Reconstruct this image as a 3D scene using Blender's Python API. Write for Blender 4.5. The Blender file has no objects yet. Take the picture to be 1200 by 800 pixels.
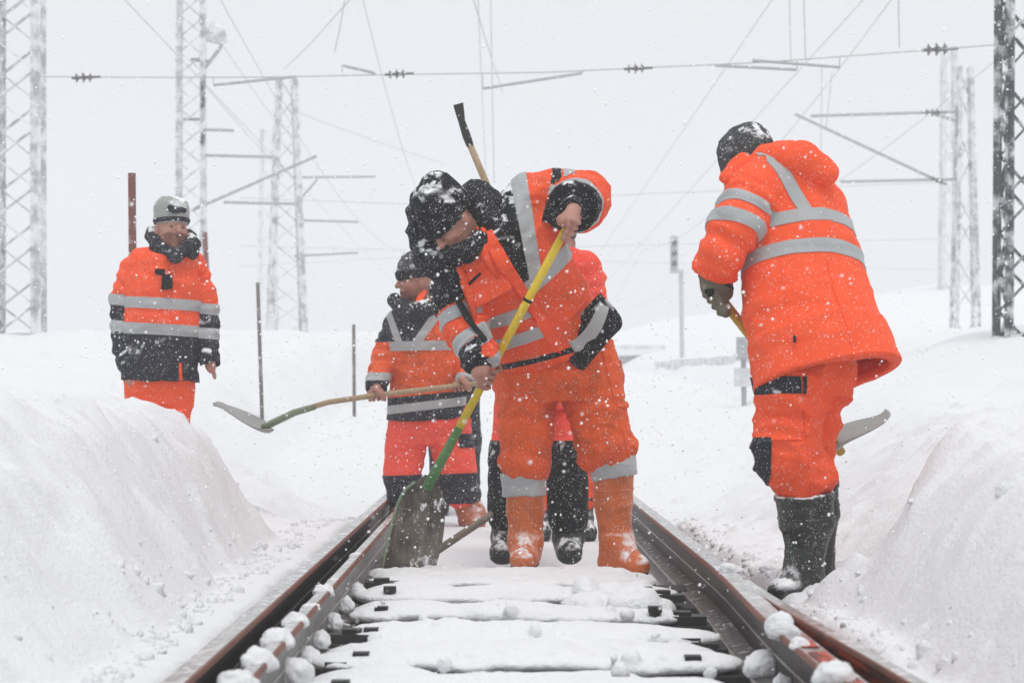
import bpy, math, random, time
import numpy as np
from mathutils import Vector
T0 = time.time()
random.seed(7); RNG = np.random.default_rng(11)
scene = bpy.context.scene
COL = scene.collection

# ------------------------------------------------------------------ camera
H, FPX, CX, HY = 0.77, 2400.0, 588.0, 464.0        # eye height, focal length and vanishing point in photograph pixels
cam = bpy.data.cameras.new('camera')
cam.lens = 72.0; cam.sensor_width = 36.0
cam.shift_x = 12/1200.0; cam.shift_y = 64/1200.0
cam.clip_start = 0.1; cam.clip_end = 2000
cam.dof.use_dof = True; cam.dof.focus_distance = 8.9; cam.dof.aperture_fstop = 5.0
camo = bpy.data.objects.new('camera', cam); COL.objects.link(camo)
camo.location = (0, 0, H); camo.rotation_euler = (math.radians(90), 0, 0)
scene.camera = camo

# ------------------------------------------------------------------ sky, sun, exposure: an even overcast
SUN_EL, SUN_ROT = math.radians(70), math.radians(160)
world = bpy.data.worlds.new('World'); scene.world = world; world.use_nodes = True
nt = world.node_tree; nt.nodes.clear()
sky = nt.nodes.new('ShaderNodeTexSky'); sky.sky_type = 'NISHITA'; sky.sun_disc = False
sky.sun_elevation = SUN_EL; sky.sun_rotation = SUN_ROT; sky.air_density = 2.0; sky.dust_density = 6.0
b1 = nt.nodes.new('ShaderNodeBackground'); b1.inputs[1].default_value = 0.05
nt.links.new(sky.outputs[0], b1.inputs[0])
b2 = nt.nodes.new('ShaderNodeBackground'); b2.inputs[0].default_value = (0.945, 0.965, 1.0, 1); b2.inputs[1].default_value = 0.89
mx = nt.nodes.new('ShaderNodeMixShader'); mx.inputs[0].default_value = 0.94
nt.links.new(b1.outputs[0], mx.inputs[1]); nt.links.new(b2.outputs[0], mx.inputs[2])
wo = nt.nodes.new('ShaderNodeOutputWorld'); nt.links.new(mx.outputs[0], wo.inputs[0])
sl = bpy.data.lights.new('sun', 'SUN'); sl.energy = 1.22; sl.angle = math.radians(22); sl.color = (1, 0.985, 0.96)
so = bpy.data.objects.new('sun', sl); COL.objects.link(so)
sd = Vector((math.sin(SUN_ROT)*math.cos(SUN_EL), math.cos(SUN_ROT)*math.cos(SUN_EL), math.sin(SUN_EL)))
so.rotation_euler = sd.to_track_quat('Z', 'Y').to_euler(); so.location = (0, 0, 12)
scene.view_settings.view_transform = 'Standard'; scene.view_settings.look = 'None'
scene.view_settings.exposure = 0.0; scene.view_settings.gamma = 1.0
scene.view_settings.use_curve_mapping = False
scene.cycles.use_denoising = True
scene.cycles.max_bounces = 8; scene.cycles.diffuse_bounces = 4; scene.cycles.volume_bounces = 2

# ------------------------------------------------------------------ helpers
def pt(px, py, Y):                                  # the real place seen at a photograph pixel, Y metres away
    return np.array([(px-CX)*Y/FPX, Y, H-(py-HY)*Y/FPX])
def unit(v):
    v = np.asarray(v, float); return v/np.linalg.norm(v)
def tag(o, label=None, cat=None, group=None, kind=None):
    if label: o['label'] = label
    if cat: o['category'] = cat
    if group: o['group'] = group
    if kind: o['kind'] = kind
    return o
def empty(name, loc, label=None, cat=None, group=None, kind=None):
    o = bpy.data.objects.new(name, None); COL.objects.link(o); o.location = tuple(loc)
    o.empty_display_size = 0.1
    return tag(o, label, cat, group, kind)
def mesh_data(name, V, faces, mat, smooth=True):
    """faces: list of int arrays (n,3)/(n,4)"""
    me = bpy.data.meshes.new(name)
    V = np.asarray(V, np.float32)
    fs = [np.asarray(f, np.int32) for f in faces if len(f)]
    nl = sum(f.size for f in fs); npoly = sum(len(f) for f in fs)
    me.vertices.add(len(V)); me.vertices.foreach_set('co', V.ravel())
    me.loops.add(nl); me.loops.foreach_set('vertex_index', np.concatenate([f.ravel() for f in fs]))
    starts, tot, p = [], [], 0
    for f in fs:
        k = f.shape[1]; starts.append(p+np.arange(len(f))*k); tot.append(np.full(len(f), k)); p += f.size
    me.polygons.add(npoly)
    me.polygons.foreach_set('loop_start', np.concatenate(starts).astype(np.int32))
    try: me.polygons.foreach_set('loop_total', np.concatenate(tot).astype(np.int32))
    except Exception: pass
    me.polygons.foreach_set('use_smooth', np.full(npoly, smooth))
    if mat: me.materials.append(mat)
    me.update(calc_edges=True); me.validate()
    return me
def link(name, me, parent=None, loc=None, **k):
    o = bpy.data.objects.new(name, me); COL.objects.link(o)
    if parent is not None: o.parent = parent
    if loc is not None: o.location = tuple(loc)
    return tag(o, **k)

class MB:                                            # collects boxes, bars, tubes into ONE mesh
    def __init__(s): s.v = []; s.q = []; s.t = []; s.n = 0
    def add(s, V, Q=(), T=()):
        V = np.asarray(V, float)
        if len(Q): s.q.append(np.asarray(Q)+s.n)
        if len(T): s.t.append(np.asarray(T)+s.n)
        s.v.append(V); s.n += len(V)
    def box(s, c, size, axes=None, jit=0):
        c = np.asarray(c, float); hx, hy, hz = [x/2 for x in size]
        A = np.eye(3) if axes is None else np.asarray(axes, float)
        pts = np.array([[x, y, z] for z in (-hz, hz) for y in (-hy, hy) for x in (-hx, hx)])
        if jit: pts += RNG.normal(0, jit, pts.shape)
        s.add(c+pts@A, [[0,2,3,1],[4,5,7,6],[0,1,5,4],[2,6,7,3],[0,4,6,2],[1,3,7,5]])
    def bar(s, a, b, w, d=None):
        a = np.asarray(a, float); b = np.asarray(b, float); z = unit(b-a)
        x = np.cross(z, [0, 0, 1.0]);
        if np.linalg.norm(x) < 1e-3: x = np.array([1.0, 0, 0])
        x = unit(x); y = np.cross(z, x)
        s.box((a+b)/2, (w, d or w, np.linalg.norm(b-a)), (x, y, z))
    def tube(s, P, R, n=10, cap=True, flat=None):
        P = [np.asarray(p, float) for p in P]; m = len(P)
        R = [R]*m if np.isscalar(R) else R
        V = []; ref = np.array([0.0, 0, 1]) if abs(unit(P[-1]-P[0])[2]) < 0.95 else np.array([1.0, 0, 0])
        for i in range(m):
            d = unit(P[min(i+1, m-1)]-P[max(i-1, 0)]); x = unit(np.cross(d, ref)); y = np.cross(d, x)
            a = np.arange(n)*2*math.pi/n
            V.append(P[i]+R[i]*(np.outer(np.cos(a), x)+np.outer(np.sin(a), y)))
        Q = [[i*n+j, i*n+(j+1) % n, (i+1)*n+(j+1) % n, (i+1)*n+j] for i in range(m-1) for j in range(n)]
        V = np.vstack(V); T = []
        if cap:
            V = np.vstack([V, P[0], P[-1]])
            T = [[m*n, (j+1) % n, j] for j in range(n)]+[[m*n+1, (m-1)*n+j, (m-1)*n+(j+1) % n] for j in range(n)]
        s.add(V, Q, T)
    def build(s, name, mat, parent=None, smooth=False, base=None, **k):
        V = np.vstack(s.v); 
        if base is not None: V = V-np.asarray(base)
        f = []
        if s.q: f.append(np.vstack(s.q))
        if s.t: f.append(np.vstack(s.t))
        return link(name, mesh_data(name, V, f, mat, smooth), parent, **k)

# value noise in numpy
_NT = RNG.random((32, 32, 32)).astype(np.float32)
def vnoise(P, f=1.0, off=0.0):
    q = np.asarray(P, np.float32)*np.float32(f)+np.float32(off)
    i = np.floor(q).astype(np.int32); u = q-i; u = u*u*(3-2*u); i &= 31; j = (i+1) & 31
    x0, y0, z0 = i[..., 0], i[..., 1], i[..., 2]; x1, y1, z1 = j[..., 0], j[..., 1], j[..., 2]
    ux, uy, uz = u[..., 0], u[..., 1], u[..., 2]
    a = _NT[x0, y0, z0]*(1-ux)+_NT[x1, y0, z0]*ux; b = _NT[x0, y1, z0]*(1-ux)+_NT[x1, y1, z0]*ux
    c = _NT[x0, y0, z1]*(1-ux)+_NT[x1, y0, z1]*ux; d = _NT[x0, y1, z1]*(1-ux)+_NT[x1, y1, z1]*ux
    return (a*(1-uy)+b*uy)*(1-uz)+(c*(1-uy)+d*uy)*uz
def fbm(P, f=1.0, octv=3, off=0.0):
    s = 0; a = 0.5; t = 0
    for o in range(octv):
        s = s+a*vnoise(P, f*2.03**o, off+o*7.3); t += a; a *= 0.5
    return s/t
def sstep(a, b, x):
    t = np.clip((x-a)/(b-a), 0, 1); return t*t*(3-2*t)
# ------------------------------------------------------------------ procedural materials
def nmat(name, build):
    m = bpy.data.materials.new(name); m.use_nodes = True; t = m.node_tree
    p = t.nodes.get('Principled BSDF'); build(t, p); return m
def N(t, kind, **k):
    n = t.nodes.new(kind)
    for a, v in k.items():
        if a in n.inputs.keys(): n.inputs[a].default_value = v
        else: setattr(n, a, v)
    return n
def coords(t, scale=(1, 1, 1)):
    c = N(t, 'ShaderNodeTexCoord'); mp = N(t, 'ShaderNodeMapping'); mp.inputs['Scale'].default_value = scale
    t.links.new(c.outputs['Object'], mp.inputs[0]); return mp.outputs[0]
def ramp(t, src, a, b, c0=(0, 0, 0, 1), c1=(1, 1, 1, 1)):
    r = N(t, 'ShaderNodeValToRGB'); r.color_ramp.elements[0].position = a; r.color_ramp.elements[1].position = b
    r.color_ramp.elements[0].color = c0; r.color_ramp.elements[1].color = c1
    t.links.new(src, r.inputs[0]); return r.outputs[0]
def mixc(t, fac, A, B):
    m = N(t, 'ShaderNodeMix', data_type='RGBA')
    for s, v in ((0, fac), (6, A), (7, B)):
        if hasattr(v, 'is_linked') or hasattr(v, 'links'): t.links.new(v, m.inputs[s])
        else: m.inputs[s].default_value = v if s == 0 else (tuple(v)+(1,))[:4]
    return m.outputs[2]
def mathn(t, op, a, b=None):
    m = N(t, 'ShaderNodeMath', operation=op)
    for i, v in enumerate((a, b)):
        if v is None: continue
        if hasattr(v, 'links'): t.links.new(v, m.inputs[i])
        else: m.inputs[i].default_value = v
    return m.outputs[0]
def noise(t, co, scale, detail=3, rough=0.55):
    n = N(t, 'ShaderNodeTexNoise'); n.inputs['Scale'].default_value = scale; n.inputs['Detail'].default_value = detail
    n.inputs['Roughness'].default_value = rough; t.links.new(co, n.inputs['Vector']); return n.outputs[0]
def voro(t, co, scale):
    n = N(t, 'ShaderNodeTexVoronoi'); n.inputs['Scale'].default_value = scale; t.links.new(co, n.inputs['Vector']); return n
def bump(t, p, h, strength=0.3, dist=0.01):
    b = N(t, 'ShaderNodeBump'); b.inputs['Strength'].default_value = strength; b.inputs['Distance'].default_value = dist
    t.links.new(h, b.inputs['Height']); t.links.new(b.outputs[0], p.inputs['Normal'])
def up_mask(t, lo, hi):                               # how far a face looks upwards (where snow can lie)
    g = N(t, 'ShaderNodeNewGeometry'); s = N(t, 'ShaderNodeSeparateXYZ'); t.links.new(g.outputs['Normal'], s.inputs[0])
    return ramp(t, s.outputs[2], lo, hi)

SNOWC = (0.88, 0.89, 0.905)
def snow_specks(t, co, scale, r, cover=0.5):          # flakes stuck on cloth
    v = voro(t, co, scale); m1 = ramp(t, v.outputs['Distance'], r*0.7, r, (1, 1, 1, 1), (0, 0, 0, 1))
    n = ramp(t, noise(t, co, scale*0.16, 2), cover, cover+0.12)
    return mathn(t, 'MULTIPLY', m1, n)
def fabric(name, col, rough=0.75, weave=420, dirt=0.0, dirtc=(0.25, 0.07, 0.02), specks=1.0, snow=0.0, crease=0.5, sheen=0.0):
    def b(t, p):
        co = coords(t)
        big = noise(t, co, 5.0, 4)
        c = mixc(t, ramp(t, big, 0.3, 0.75), tuple(x*0.90 for x in col), col)
        if dirt: c = mixc(t, mathn(t, 'MULTIPLY', ramp(t, noise(t, co, 9.0, 5, 0.65), 0.50, 0.72), dirt), c, dirtc)
        if specks:
            sp = snow_specks(t, co, 58, 0.15*specks, 0.40)
            sp2 = snow_specks(t, co, 130, 0.2*specks, 0.42)
            c = mixc(t, mathn(t, 'MULTIPLY', mathn(t, 'MAXIMUM', sp, sp2), 0.8), c, SNOWC)
        if snow:
            pat = ramp(t, noise(t, co, 13.0, 5, 0.62), 0.60-0.18*snow, 0.64-0.17*snow)
            k = mathn(t, 'MULTIPLY', pat, up_mask(t, 0.05, 0.6))
            c = mixc(t, k, c, (0.85, 0.865, 0.88))
        t.links.new(c, p.inputs['Base Color']); p.inputs['Roughness'].default_value = rough
        p.inputs['Specular IOR Level'].default_value = 0.25
        if sheen: p.inputs['Sheen Weight'].default_value = sheen
        w = N(t, 'ShaderNodeTexNoise'); w.inputs['Scale'].default_value = weave; t.links.new(co, w.inputs['Vector'])
        cr = N(t, 'ShaderNodeTexNoise', noise_type='RIDGED_MULTIFRACTAL') if hasattr(bpy.types.ShaderNodeTexNoise, 'noise_type') else N(t, 'ShaderNodeTexNoise')
        cr.inputs['Scale'].default_value = 11; cr.inputs['Detail'].default_value = 3; cr.inputs['Distortion'].default_value = 0.7
        t.links.new(co, cr.inputs['Vector'])
        hsum = mathn(t, 'ADD', mathn(t, 'MULTIPLY', w.outputs[0], 0.06), mathn(t, 'MULTIPLY', cr.outputs[0], 0.22*crease))
        bump(t, p, hsum, 0.8, 0.032)
    return nmat(name, b)
M = {}
M['orange'] = fabric('orange_fabric', (1.0, 0.112, 0.032), crease=0.8)
M['orange_dirty'] = fabric('soiled_orange_fabric', (0.80, 0.108, 0.020), dirt=0.8, dirtc=(0.36, 0.07, 0.014))
M['orange_worn'] = fabric('worn_orange_fabric', (0.95, 0.102, 0.026), dirt=0.55, dirtc=(0.45, 0.085, 0.02), crease=0.9)
M['red_orange'] = fabric('red_orange_fabric', (0.96, 0.10, 0.06))
M['lining'] = fabric('red_lining', (0.80, 0.05, 0.03), specks=0.7)
M['black'] = fabric('black_fabric', (0.009, 0.010, 0.012), specks=1.15, snow=0.25)
M['black_snowy'] = fabric('snowy_black_fabric', (0.008, 0.009, 0.010), specks=1.1, snow=0.40, rough=0.85)
M['navy'] = fabric('navy_fabric', (0.022, 0.024, 0.034), specks=1.1, snow=0.2)
M['grey_knit'] = fabric('grey_knit', (0.06, 0.063, 0.066), specks=1.2, snow=0.35, weave=300)
M['pale_knit'] = fabric('pale_knit', (0.36, 0.38, 0.36), specks=0.8, snow=0.4, weave=300)
M['reflective'] = fabric('reflective_tape', (0.44, 0.455, 0.46), rough=0.42, specks=0.6, crease=0.7, dirt=0.2, dirtc=(0.3, 0.3, 0.3))
M['glove'] = fabric('olive_glove', (0.17, 0.155, 0.11), dirt=0.6, dirtc=(0.06, 0.055, 0.045), specks=0.4)
M['strap'] = fabric('black_strap', (0.01, 0.01, 0.011), specks=0.6)
def skin(t, p):
    co = coords(t); n = noise(t, co, 26, 4)
    c = mixc(t, ramp(t, n, 0.32, 0.7), (0.36, 0.155, 0.11), (0.50, 0.26, 0.195))
    sp = snow_specks(t, co, 110, 0.2, 0.5); c = mixc(t, mathn(t, 'MULTIPLY', sp, 0.7), c, SNOWC)
    t.links.new(c, p.inputs['Base Color']); p.inputs['Roughness'].default_value = 0.5
    p.inputs['Subsurface Weight'].default_value = 0.15; p.inputs['Subsurface Radius'].default_value = (0.01, 0.004, 0.002)
    bump(t, p, noise(t, co, 160, 3), 0.25, 0.004)
M['skin'] = nmat('skin', skin)
def stub(t, p):
    co = coords(t); c = mixc(t, ramp(t, noise(t, co, 260, 2), 0.4, 0.6), (0.19, 0.088, 0.062), (0.34, 0.165, 0.12))
    t.links.new(c, p.inputs['Base Color']); p.inputs['Roughness'].default_value = 0.8
M['stubble'] = nmat('stubble', stub)
def plain(name, col, rough=0.5, metal=0.0, var=0.25, sc=20, bmp=0.15):
    def b(t, p):
        co = coords(t); n = noise(t, co, sc, 4)
        t.links.new(mixc(t, n, tuple(x*(1-var) for x in col), tuple(min(1, x*(1+var)) for x in col)), p.inputs['Base Color'])
        p.inputs['Roughness'].default_value = rough; p.inputs['Metallic'].default_value = metal
        bump(t, p, noise(t, co, sc*6, 3), bmp, 0.004)
    return nmat(name, b)
M['eye'] = plain('dark_eye', (0.07, 0.045, 0.035), 0.4)
M['insulator'] = plain('brown_insulator', (0.13, 0.12, 0.12), 0.4)  # lighter than iron so the insulators look faded by haze
M['ballast'] = plain('dark_wet_ballast', (0.045, 0.042, 0.04), 0.7, 0, 0.6, 30, 0.8)
M['hair'] = plain('dark_hair', (0.03, 0.022, 0.018), 0.7)
def rubber(name, col, dirtc, amt, rough=0.42, snowamt=0.0):
    def b(t, p):
        co = coords(t); c = mixc(t, mathn(t, 'MULTIPLY', ramp(t, noise(t, co, 12, 5, 0.6), 0.48, 0.75), amt), col, dirtc)
        sp = mathn(t, 'MAXIMUM', snow_specks(t, co, 95, 0.22, 0.45), snow_specks(t, co, 170, 0.24, 0.45))
        c = mixc(t, mathn(t, 'MULTIPLY', sp, 0.85), c, SNOWC)
        k = mathn(t, 'MULTIPLY', ramp(t, noise(t, co, 17, 4, 0.6), 0.45, 0.55), up_mask(t, 0.2, 0.6))
        c = mixc(t, k, c, (0.84, 0.85, 0.87))
        t.links.new(c, p.inputs['Base Color']); p.inputs['Roughness'].default_value = rough
        bump(t, p, noise(t, co, 14, 3), 0.35, 0.012)
    return nmat(name, b)
M['boot_orange'] = rubber('orange_rubber', (0.60, 0.13, 0.022), (0.36, 0.085, 0.02), 0.7)
M['boot_black'] = rubber('black_rubber', (0.018, 0.021, 0.019), (0.06, 0.062, 0.055), 0.6)
M['boot_brown'] = rubber('brown_rubber', (0.42, 0.12, 0.05), (0.25, 0.08, 0.04), 0.6)
M['sole'] = plain('boot_sole', (0.03, 0.028, 0.025), 0.8)
# snow
def snowm(t, p):
    co = coords(t)
    n1 = noise(t, co, 6, 6, 0.6); n2 = noise(t, co, 60, 4, 0.65)
    rust = mathn(t, 'MULTIPLY', ramp(t, noise(t, co, 0.9, 4), 0.55, 0.75), 0.15)
    c = mixc(t, rust, mixc(t, n1, (0.835, 0.845, 0.862), (0.875, 0.88, 0.892)), (0.83, 0.822, 0.82))
    t.links.new(c, p.inputs['Base Color']); p.inputs['Roughness'].default_value = 0.65; p.inputs['Specular IOR Level'].default_value = 0.2
    n3 = noise(t, co, 210, 2, 0.6)
    bump(t, p, mathn(t, 'ADD', mathn(t, 'ADD', mathn(t, 'MULTIPLY', n1, 0.6), mathn(t, 'MULTIPLY', n2, 0.35)), mathn(t, 'MULTIPLY', n3, 0.12)), 0.7, 0.04)
M['snow'] = nmat('snow', snowm)
def snowrusty(t, p):
    co = coords(t); n = noise(t, co, 5, 5, 0.6)
    k = ramp(t, n, 0.42, 0.7)
    t.links.new(mixc(t, k, (0.90, 0.91, 0.925), (0.72, 0.60, 0.585)), p.inputs['Base Color'])
    p.inputs['Roughness'].default_value = 0.7; bump(t, p, n, 0.5, 0.03)
M['flake'] = nmat('flake', lambda t, p: (setattr(p.inputs['Base Color'], 'default_value', (1, 1, 1, 1)), setattr(p.inputs['Roughness'], 'default_value', 0.8)))
def steelrail(name, base, wet, snowk, red=None, rough=0.5, spec=0.25):
    def b(t, p):
        co = coords(t, (1, 0.12, 1)); co2 = coords(t)
        n = noise(t, co, 34, 5, 0.6)
        c = mixc(t, ramp(t, n, 0.35, 0.7), base, wet)
        if red: c = mixc(t, ramp(t, noise(t, co, 26, 4, 0.6), 0.44, 0.52), c, red)
        if snowk:
            k = mathn(t, 'MULTIPLY', ramp(t, noise(t, co2, 22, 5, 0.65), 0.66-0.3*snowk, 0.76-0.25*snowk), up_mask(t, -0.3, 0.5))
            c = mixc(t, k, c, (0.84, 0.85, 0.87))
        t.links.new(c, p.inputs['Base Color']); p.inputs['Roughness'].default_value = rough; p.inputs['Specular IOR Level'].default_value = spec
        bump(t, p, noise(t, co2, 90, 4), 0.3, 0.003)
    return nmat(name, b)
M['rail_top'] = steelrail('rail_running_surface', (0.27, 0.265, 0.26), (0.50, 0.50, 0.49), 0.38, None, 0.25, 0.5)
M['rail_line'] = steelrail('bright_rail_line', (0.40, 0.38, 0.36), (0.22, 0.16, 0.13), 0.3, None, 0.3, 0.5)  # pale strip colour: painted web highlight and bright foot edge
M['guard'] = steelrail('guard_rail_steel', (0.16, 0.155, 0.15), (0.26, 0.25, 0.245), 0.35)
M['rail_web'] = steelrail('rail_web_rust', (0.014, 0.012, 0.011), (0.040, 0.026, 0.021), 0.15)
M['rail_rust'] = steelrail('rail_rust_line', (0.22, 0.065, 0.035), (0.11, 0.05, 0.035), 0.0)
M['rail_red'] = steelrail('rail_red_paint', (0.16, 0.05, 0.035), (0.1, 0.05, 0.04), 0.1, red=(0.50, 0.075, 0.035))
M['rail_foot'] = steelrail('rail_foot_steel', (0.12, 0.11, 0.105), (0.05, 0.042, 0.038), 0.3)
M['iron'] = plain('black_iron', (0.022, 0.021, 0.02), 0.5, 0.2)
M['tie'] = plain('dark_wet_timber', (0.018, 0.016, 0.015), 0.6, 0, 0.5, 14)
def frost(name, base, cover):
    def b(t, p):
        co = coords(t); n = noise(t, co, 4.5, 5, 0.6)
        k = ramp(t, n, 0.5-cover*0.2-0.02, 0.56-cover*0.2+0.10)
        t.links.new(mixc(t, k, base, (0.82, 0.835, 0.85)), p.inputs['Base Color']); p.inputs['Roughness'].default_value = 0.7
    return nmat(name, b)
M['mast'] = frost('frosted_hazed_steel', (0.44, 0.45, 0.46), 0.45)  # frost patches, over steel paled to paint in some haze fade
M['mast_far'] = frost('rimed_hazed_steel', (0.62, 0.63, 0.645), 0.6)  # rime, plus extra paleness standing in for distance haze
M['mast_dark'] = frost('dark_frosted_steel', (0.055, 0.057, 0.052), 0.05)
M['wire'] = plain('wire_metal', (0.46, 0.47, 0.48), 0.6)
M['tube'] = plain('galvanised_tube', (0.40, 0.41, 0.42), 0.6)
M['pole_red'] = frost('rusty_red_pole', (0.17, 0.055, 0.05), -0.35)
M['pole_grey'] = frost('grey_stake', (0.17, 0.15, 0.14), -0.4)
def wood(name, c0, c1, sc=(14, 14, 1.6)):
    def b(t, p):
        co = coords(t, sc); n = noise(t, co, 8, 5, 0.6)
        co2 = coords(t); sp = snow_specks(t, co2, 90, 0.2, 0.47)
        c = mixc(t, mathn(t, 'MULTIPLY', sp, 0.8), mixc(t, ramp(t, n, 0.3, 0.7), c0, c1), SNOWC)
        t.links.new(c, p.inputs['Base Color']); p.inputs['Roughness'].default_value = 0.6; bump(t, p, n, 0.25, 0.004)
    return nmat(name, b)
M['yellow'] = wood('yellow_painted_shaft', (0.62, 0.43, 0.015), (0.74, 0.56, 0.03))
M['yellow_dull'] = wood('dull_yellow_shaft', (0.50, 0.27, 0.02), (0.6, 0.35, 0.03))
M['green'] = wood('green_painted_socket', (0.06, 0.17, 0.05), (0.10, 0.24, 0.07))
M['green_worn'] = wood('worn_green_socket', (0.12, 0.2, 0.11), (0.25, 0.28, 0.2))
M['wood'] = wood('pale_wooden_shaft', (0.30, 0.215, 0.12), (0.44, 0.33, 0.20))
M['wood_dark'] = wood('weathered_shaft', (0.16, 0.13, 0.10), (0.27, 0.23, 0.18))
def blade(t, p):
    co = coords(t, (1, 1, 0.35)); n = noise(t, co, 16, 5, 0.62); co2 = coords(t)
    c = mixc(t, ramp(t, n, 0.38, 0.66), (0.050, 0.036, 0.024), (0.20, 0.175, 0.145))
    k = ramp(t, noise(t, coords(t, (1, 1, 0.5)), 19, 5, 0.6), 0.60, 0.65); c = mixc(t, k, c, (0.74, 0.745, 0.76))
    sp = snow_specks(t, co2, 90, 0.2, 0.45); c = mixc(t, sp, c, SNOWC)
    t.links.new(c, p.inputs['Base Color']); p.inputs['Roughness'].default_value = 0.5; bump(t, p, n, 0.35, 0.01)
M['blade'] = nmat('muddy_blade', blade)
M['blade_grey'] = plain('grey_blade', (0.30, 0.30, 0.29), 0.5, 0.2, 0.2, 12)
M['bucket'] = frost('hazed_grey_board', (0.62, 0.63, 0.64), 0.4)  # base lightened to imitate haze over the far wall and cabin
# ------------------------------------------------------------------ signed-distance modelling (bodies and clothes)
def smin(a, b, k):
    if k <= 0: return np.minimum(a, b)
    h = np.clip(0.5+0.5*(b-a)/k, 0, 1); return b*(1-h)+a*h-k*h*(1-h)
class Cone:
    def __init__(s, a, b, ra, rb, k=0.02, flat=False, fold=None, squash=None):
        s.a = np.asarray(a, float); s.b = np.asarray(b, float); s.ra, s.rb, s.k, s.flat, s.fold = ra, rb, k, flat, fold
        s.squash = squash
        r = max(ra, rb)*1.25; s.lo = np.minimum(s.a, s.b)-r; s.hi = np.maximum(s.a, s.b)+r
    def dist(s, P):
        ab = s.b-s.a; L2 = ab@ab; L = math.sqrt(L2); rel = P-s.a; tt = rel@ab/L2; t = np.clip(tt, 0, 1)
        r = s.ra+(s.rb-s.ra)*t
        if s.fold:
            for amp, t0, w, lam, ph in s.fold:
                wob = vnoise(P, 14.0, ph)*5.0
                r = r+amp*np.exp(-((t-t0)/w)**2)*np.sin(6.283*t*L/lam+wob)
        q = rel-t[..., None]*ab
        if s.squash is not None:
            u, f = s.squash; c = q@u; q = q+(c*(1/f-1))[..., None]*u
        if s.flat:
            ql = rel-tt[..., None]*ab
            if s.squash is not None: c = ql@u; ql = ql+(c*(1/f-1))[..., None]*u
            d = np.sqrt((ql*ql).sum(-1))-r; return np.maximum(d, np.maximum(-tt, tt-1)*L)
        return np.sqrt((q*q).sum(-1))-r
class Ell:
    def __init__(s, c, rad, axes=None, k=0.02):
        s.c = np.asarray(c, float); s.r = np.asarray(rad, float); s.A = np.eye(3) if axes is None else np.asarray(axes, float)
        m = max(rad)*1.1; s.lo = s.c-m; s.hi = s.c+m; s.k = k
    def dist(s, P):
        q = (P-s.c)@s.A.T; k0 = np.sqrt(((q/s.r)**2).sum(-1)); k1 = np.sqrt(((q/s.r**2)**2).sum(-1))
        return k0*(k0-1)/np.maximum(k1, 1e-6)
class Loft:
    """stations: (centre, right-vector, half-width, half-depth[, depth-shift]); flat ends"""
    def __init__(s, st, k=0.04, roundtop=0.0):
        s.c = [np.asarray(x[0], float) for x in st]; s.st = st; s.k = k
        s.R = []; s.Fr = []
        for i in range(len(st)):
            ax = unit(s.c[min(i+1, len(st)-1)]-s.c[max(i-1, 0)])
            r = np.asarray(st[i][1], float); r = unit(r-(r@ax)*ax); s.R.append(r); s.Fr.append(np.cross(r, ax))
        m = max(max(x[2], x[3]) for x in st)*1.2
        s.lo = np.min(s.c, axis=0)-m; s.hi = np.max(s.c, axis=0)+m
    def seg(s, P, i):
        a, b = s.c[i], s.c[i+1]; ab = b-a; L2 = ab@ab; L = math.sqrt(L2); rel = P-a; tt = rel@ab/L2; t = np.clip(tt, 0, 1)[..., None]
        R = s.R[i]*(1-t)+s.R[i+1]*t; Fv = s.Fr[i]*(1-t)+s.Fr[i+1]*t
        q = rel-tt[..., None]*ab
        x = (q*R).sum(-1); y = (q*Fv).sum(-1); t = t[..., 0]
        rx = s.st[i][2]*(1-t)+s.st[i+1][2]*t; ry = s.st[i][3]*(1-t)+s.st[i+1][3]*t
        k0 = np.sqrt((x/rx)**2+(y/ry)**2)+1e-6; k1 = np.sqrt((x/rx**2)**2+(y/ry**2)**2)+1e-6
        d = k0*(k0-1)/k1
        e0 = 0.0 if i == 0 else 0.035; e1 = 0.0 if i == len(s.c)-2 else 0.035
        return np.maximum(d, np.maximum(-tt*L-e0, (tt-1)*L-e1)), tt, x/rx, y/ry, L
    def dist(s, P):
        d = None
        for i in range(len(s.c)-1):
            di = s.seg(P, i)[0]; d = di if d is None else smin(d, di, 0.02)
        return d
    def uv(s, P):
        """t along the loft in metres from the first station, and x / y in half-widths"""
        best = np.full(P.shape[0], 1e9); T = np.zeros(P.shape[0]); X = np.zeros(P.shape[0]); Yv = np.zeros(P.shape[0]); acc = 0
        for i in range(len(s.c)-1):
            d, tt, x, y, L = s.seg(P, i); out = np.maximum(-tt, tt-1)
            last = (i == len(s.c)-2); first = (i == 0)
            pen = np.where((tt < 0) & (not first), -tt, 0)+np.where((tt > 1) & (not last), tt-1, 0)
            m = pen < best; best = np.where(m, pen, best)
            T = np.where(m, acc+tt*L, T); X = np.where(m, x, X); Yv = np.where(m, y, Yv); acc += L
        return T, X, Yv
class Slab:                                           # |n.(p-c)| < w, limited to a ball: a cutter
    def __init__(s, c, n, w, rad, k=0.0):
        s.c = np.asarray(c, float); s.n = unit(n); s.w = w; s.rad = rad; s.k = k; s.lo = s.c-rad; s.hi = s.c+rad
    def dist(s, P):
        q = P-s.c; return np.maximum(np.abs(q@s.n)-s.w, np.sqrt((q*q).sum(-1))-s.rad)
def chain(pts, rad, k=0.02, **kw):
    return [Cone(pts[i], pts[i+1], rad[i], rad[i+1], k, **kw) for i in range(len(pts)-1)]
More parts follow.
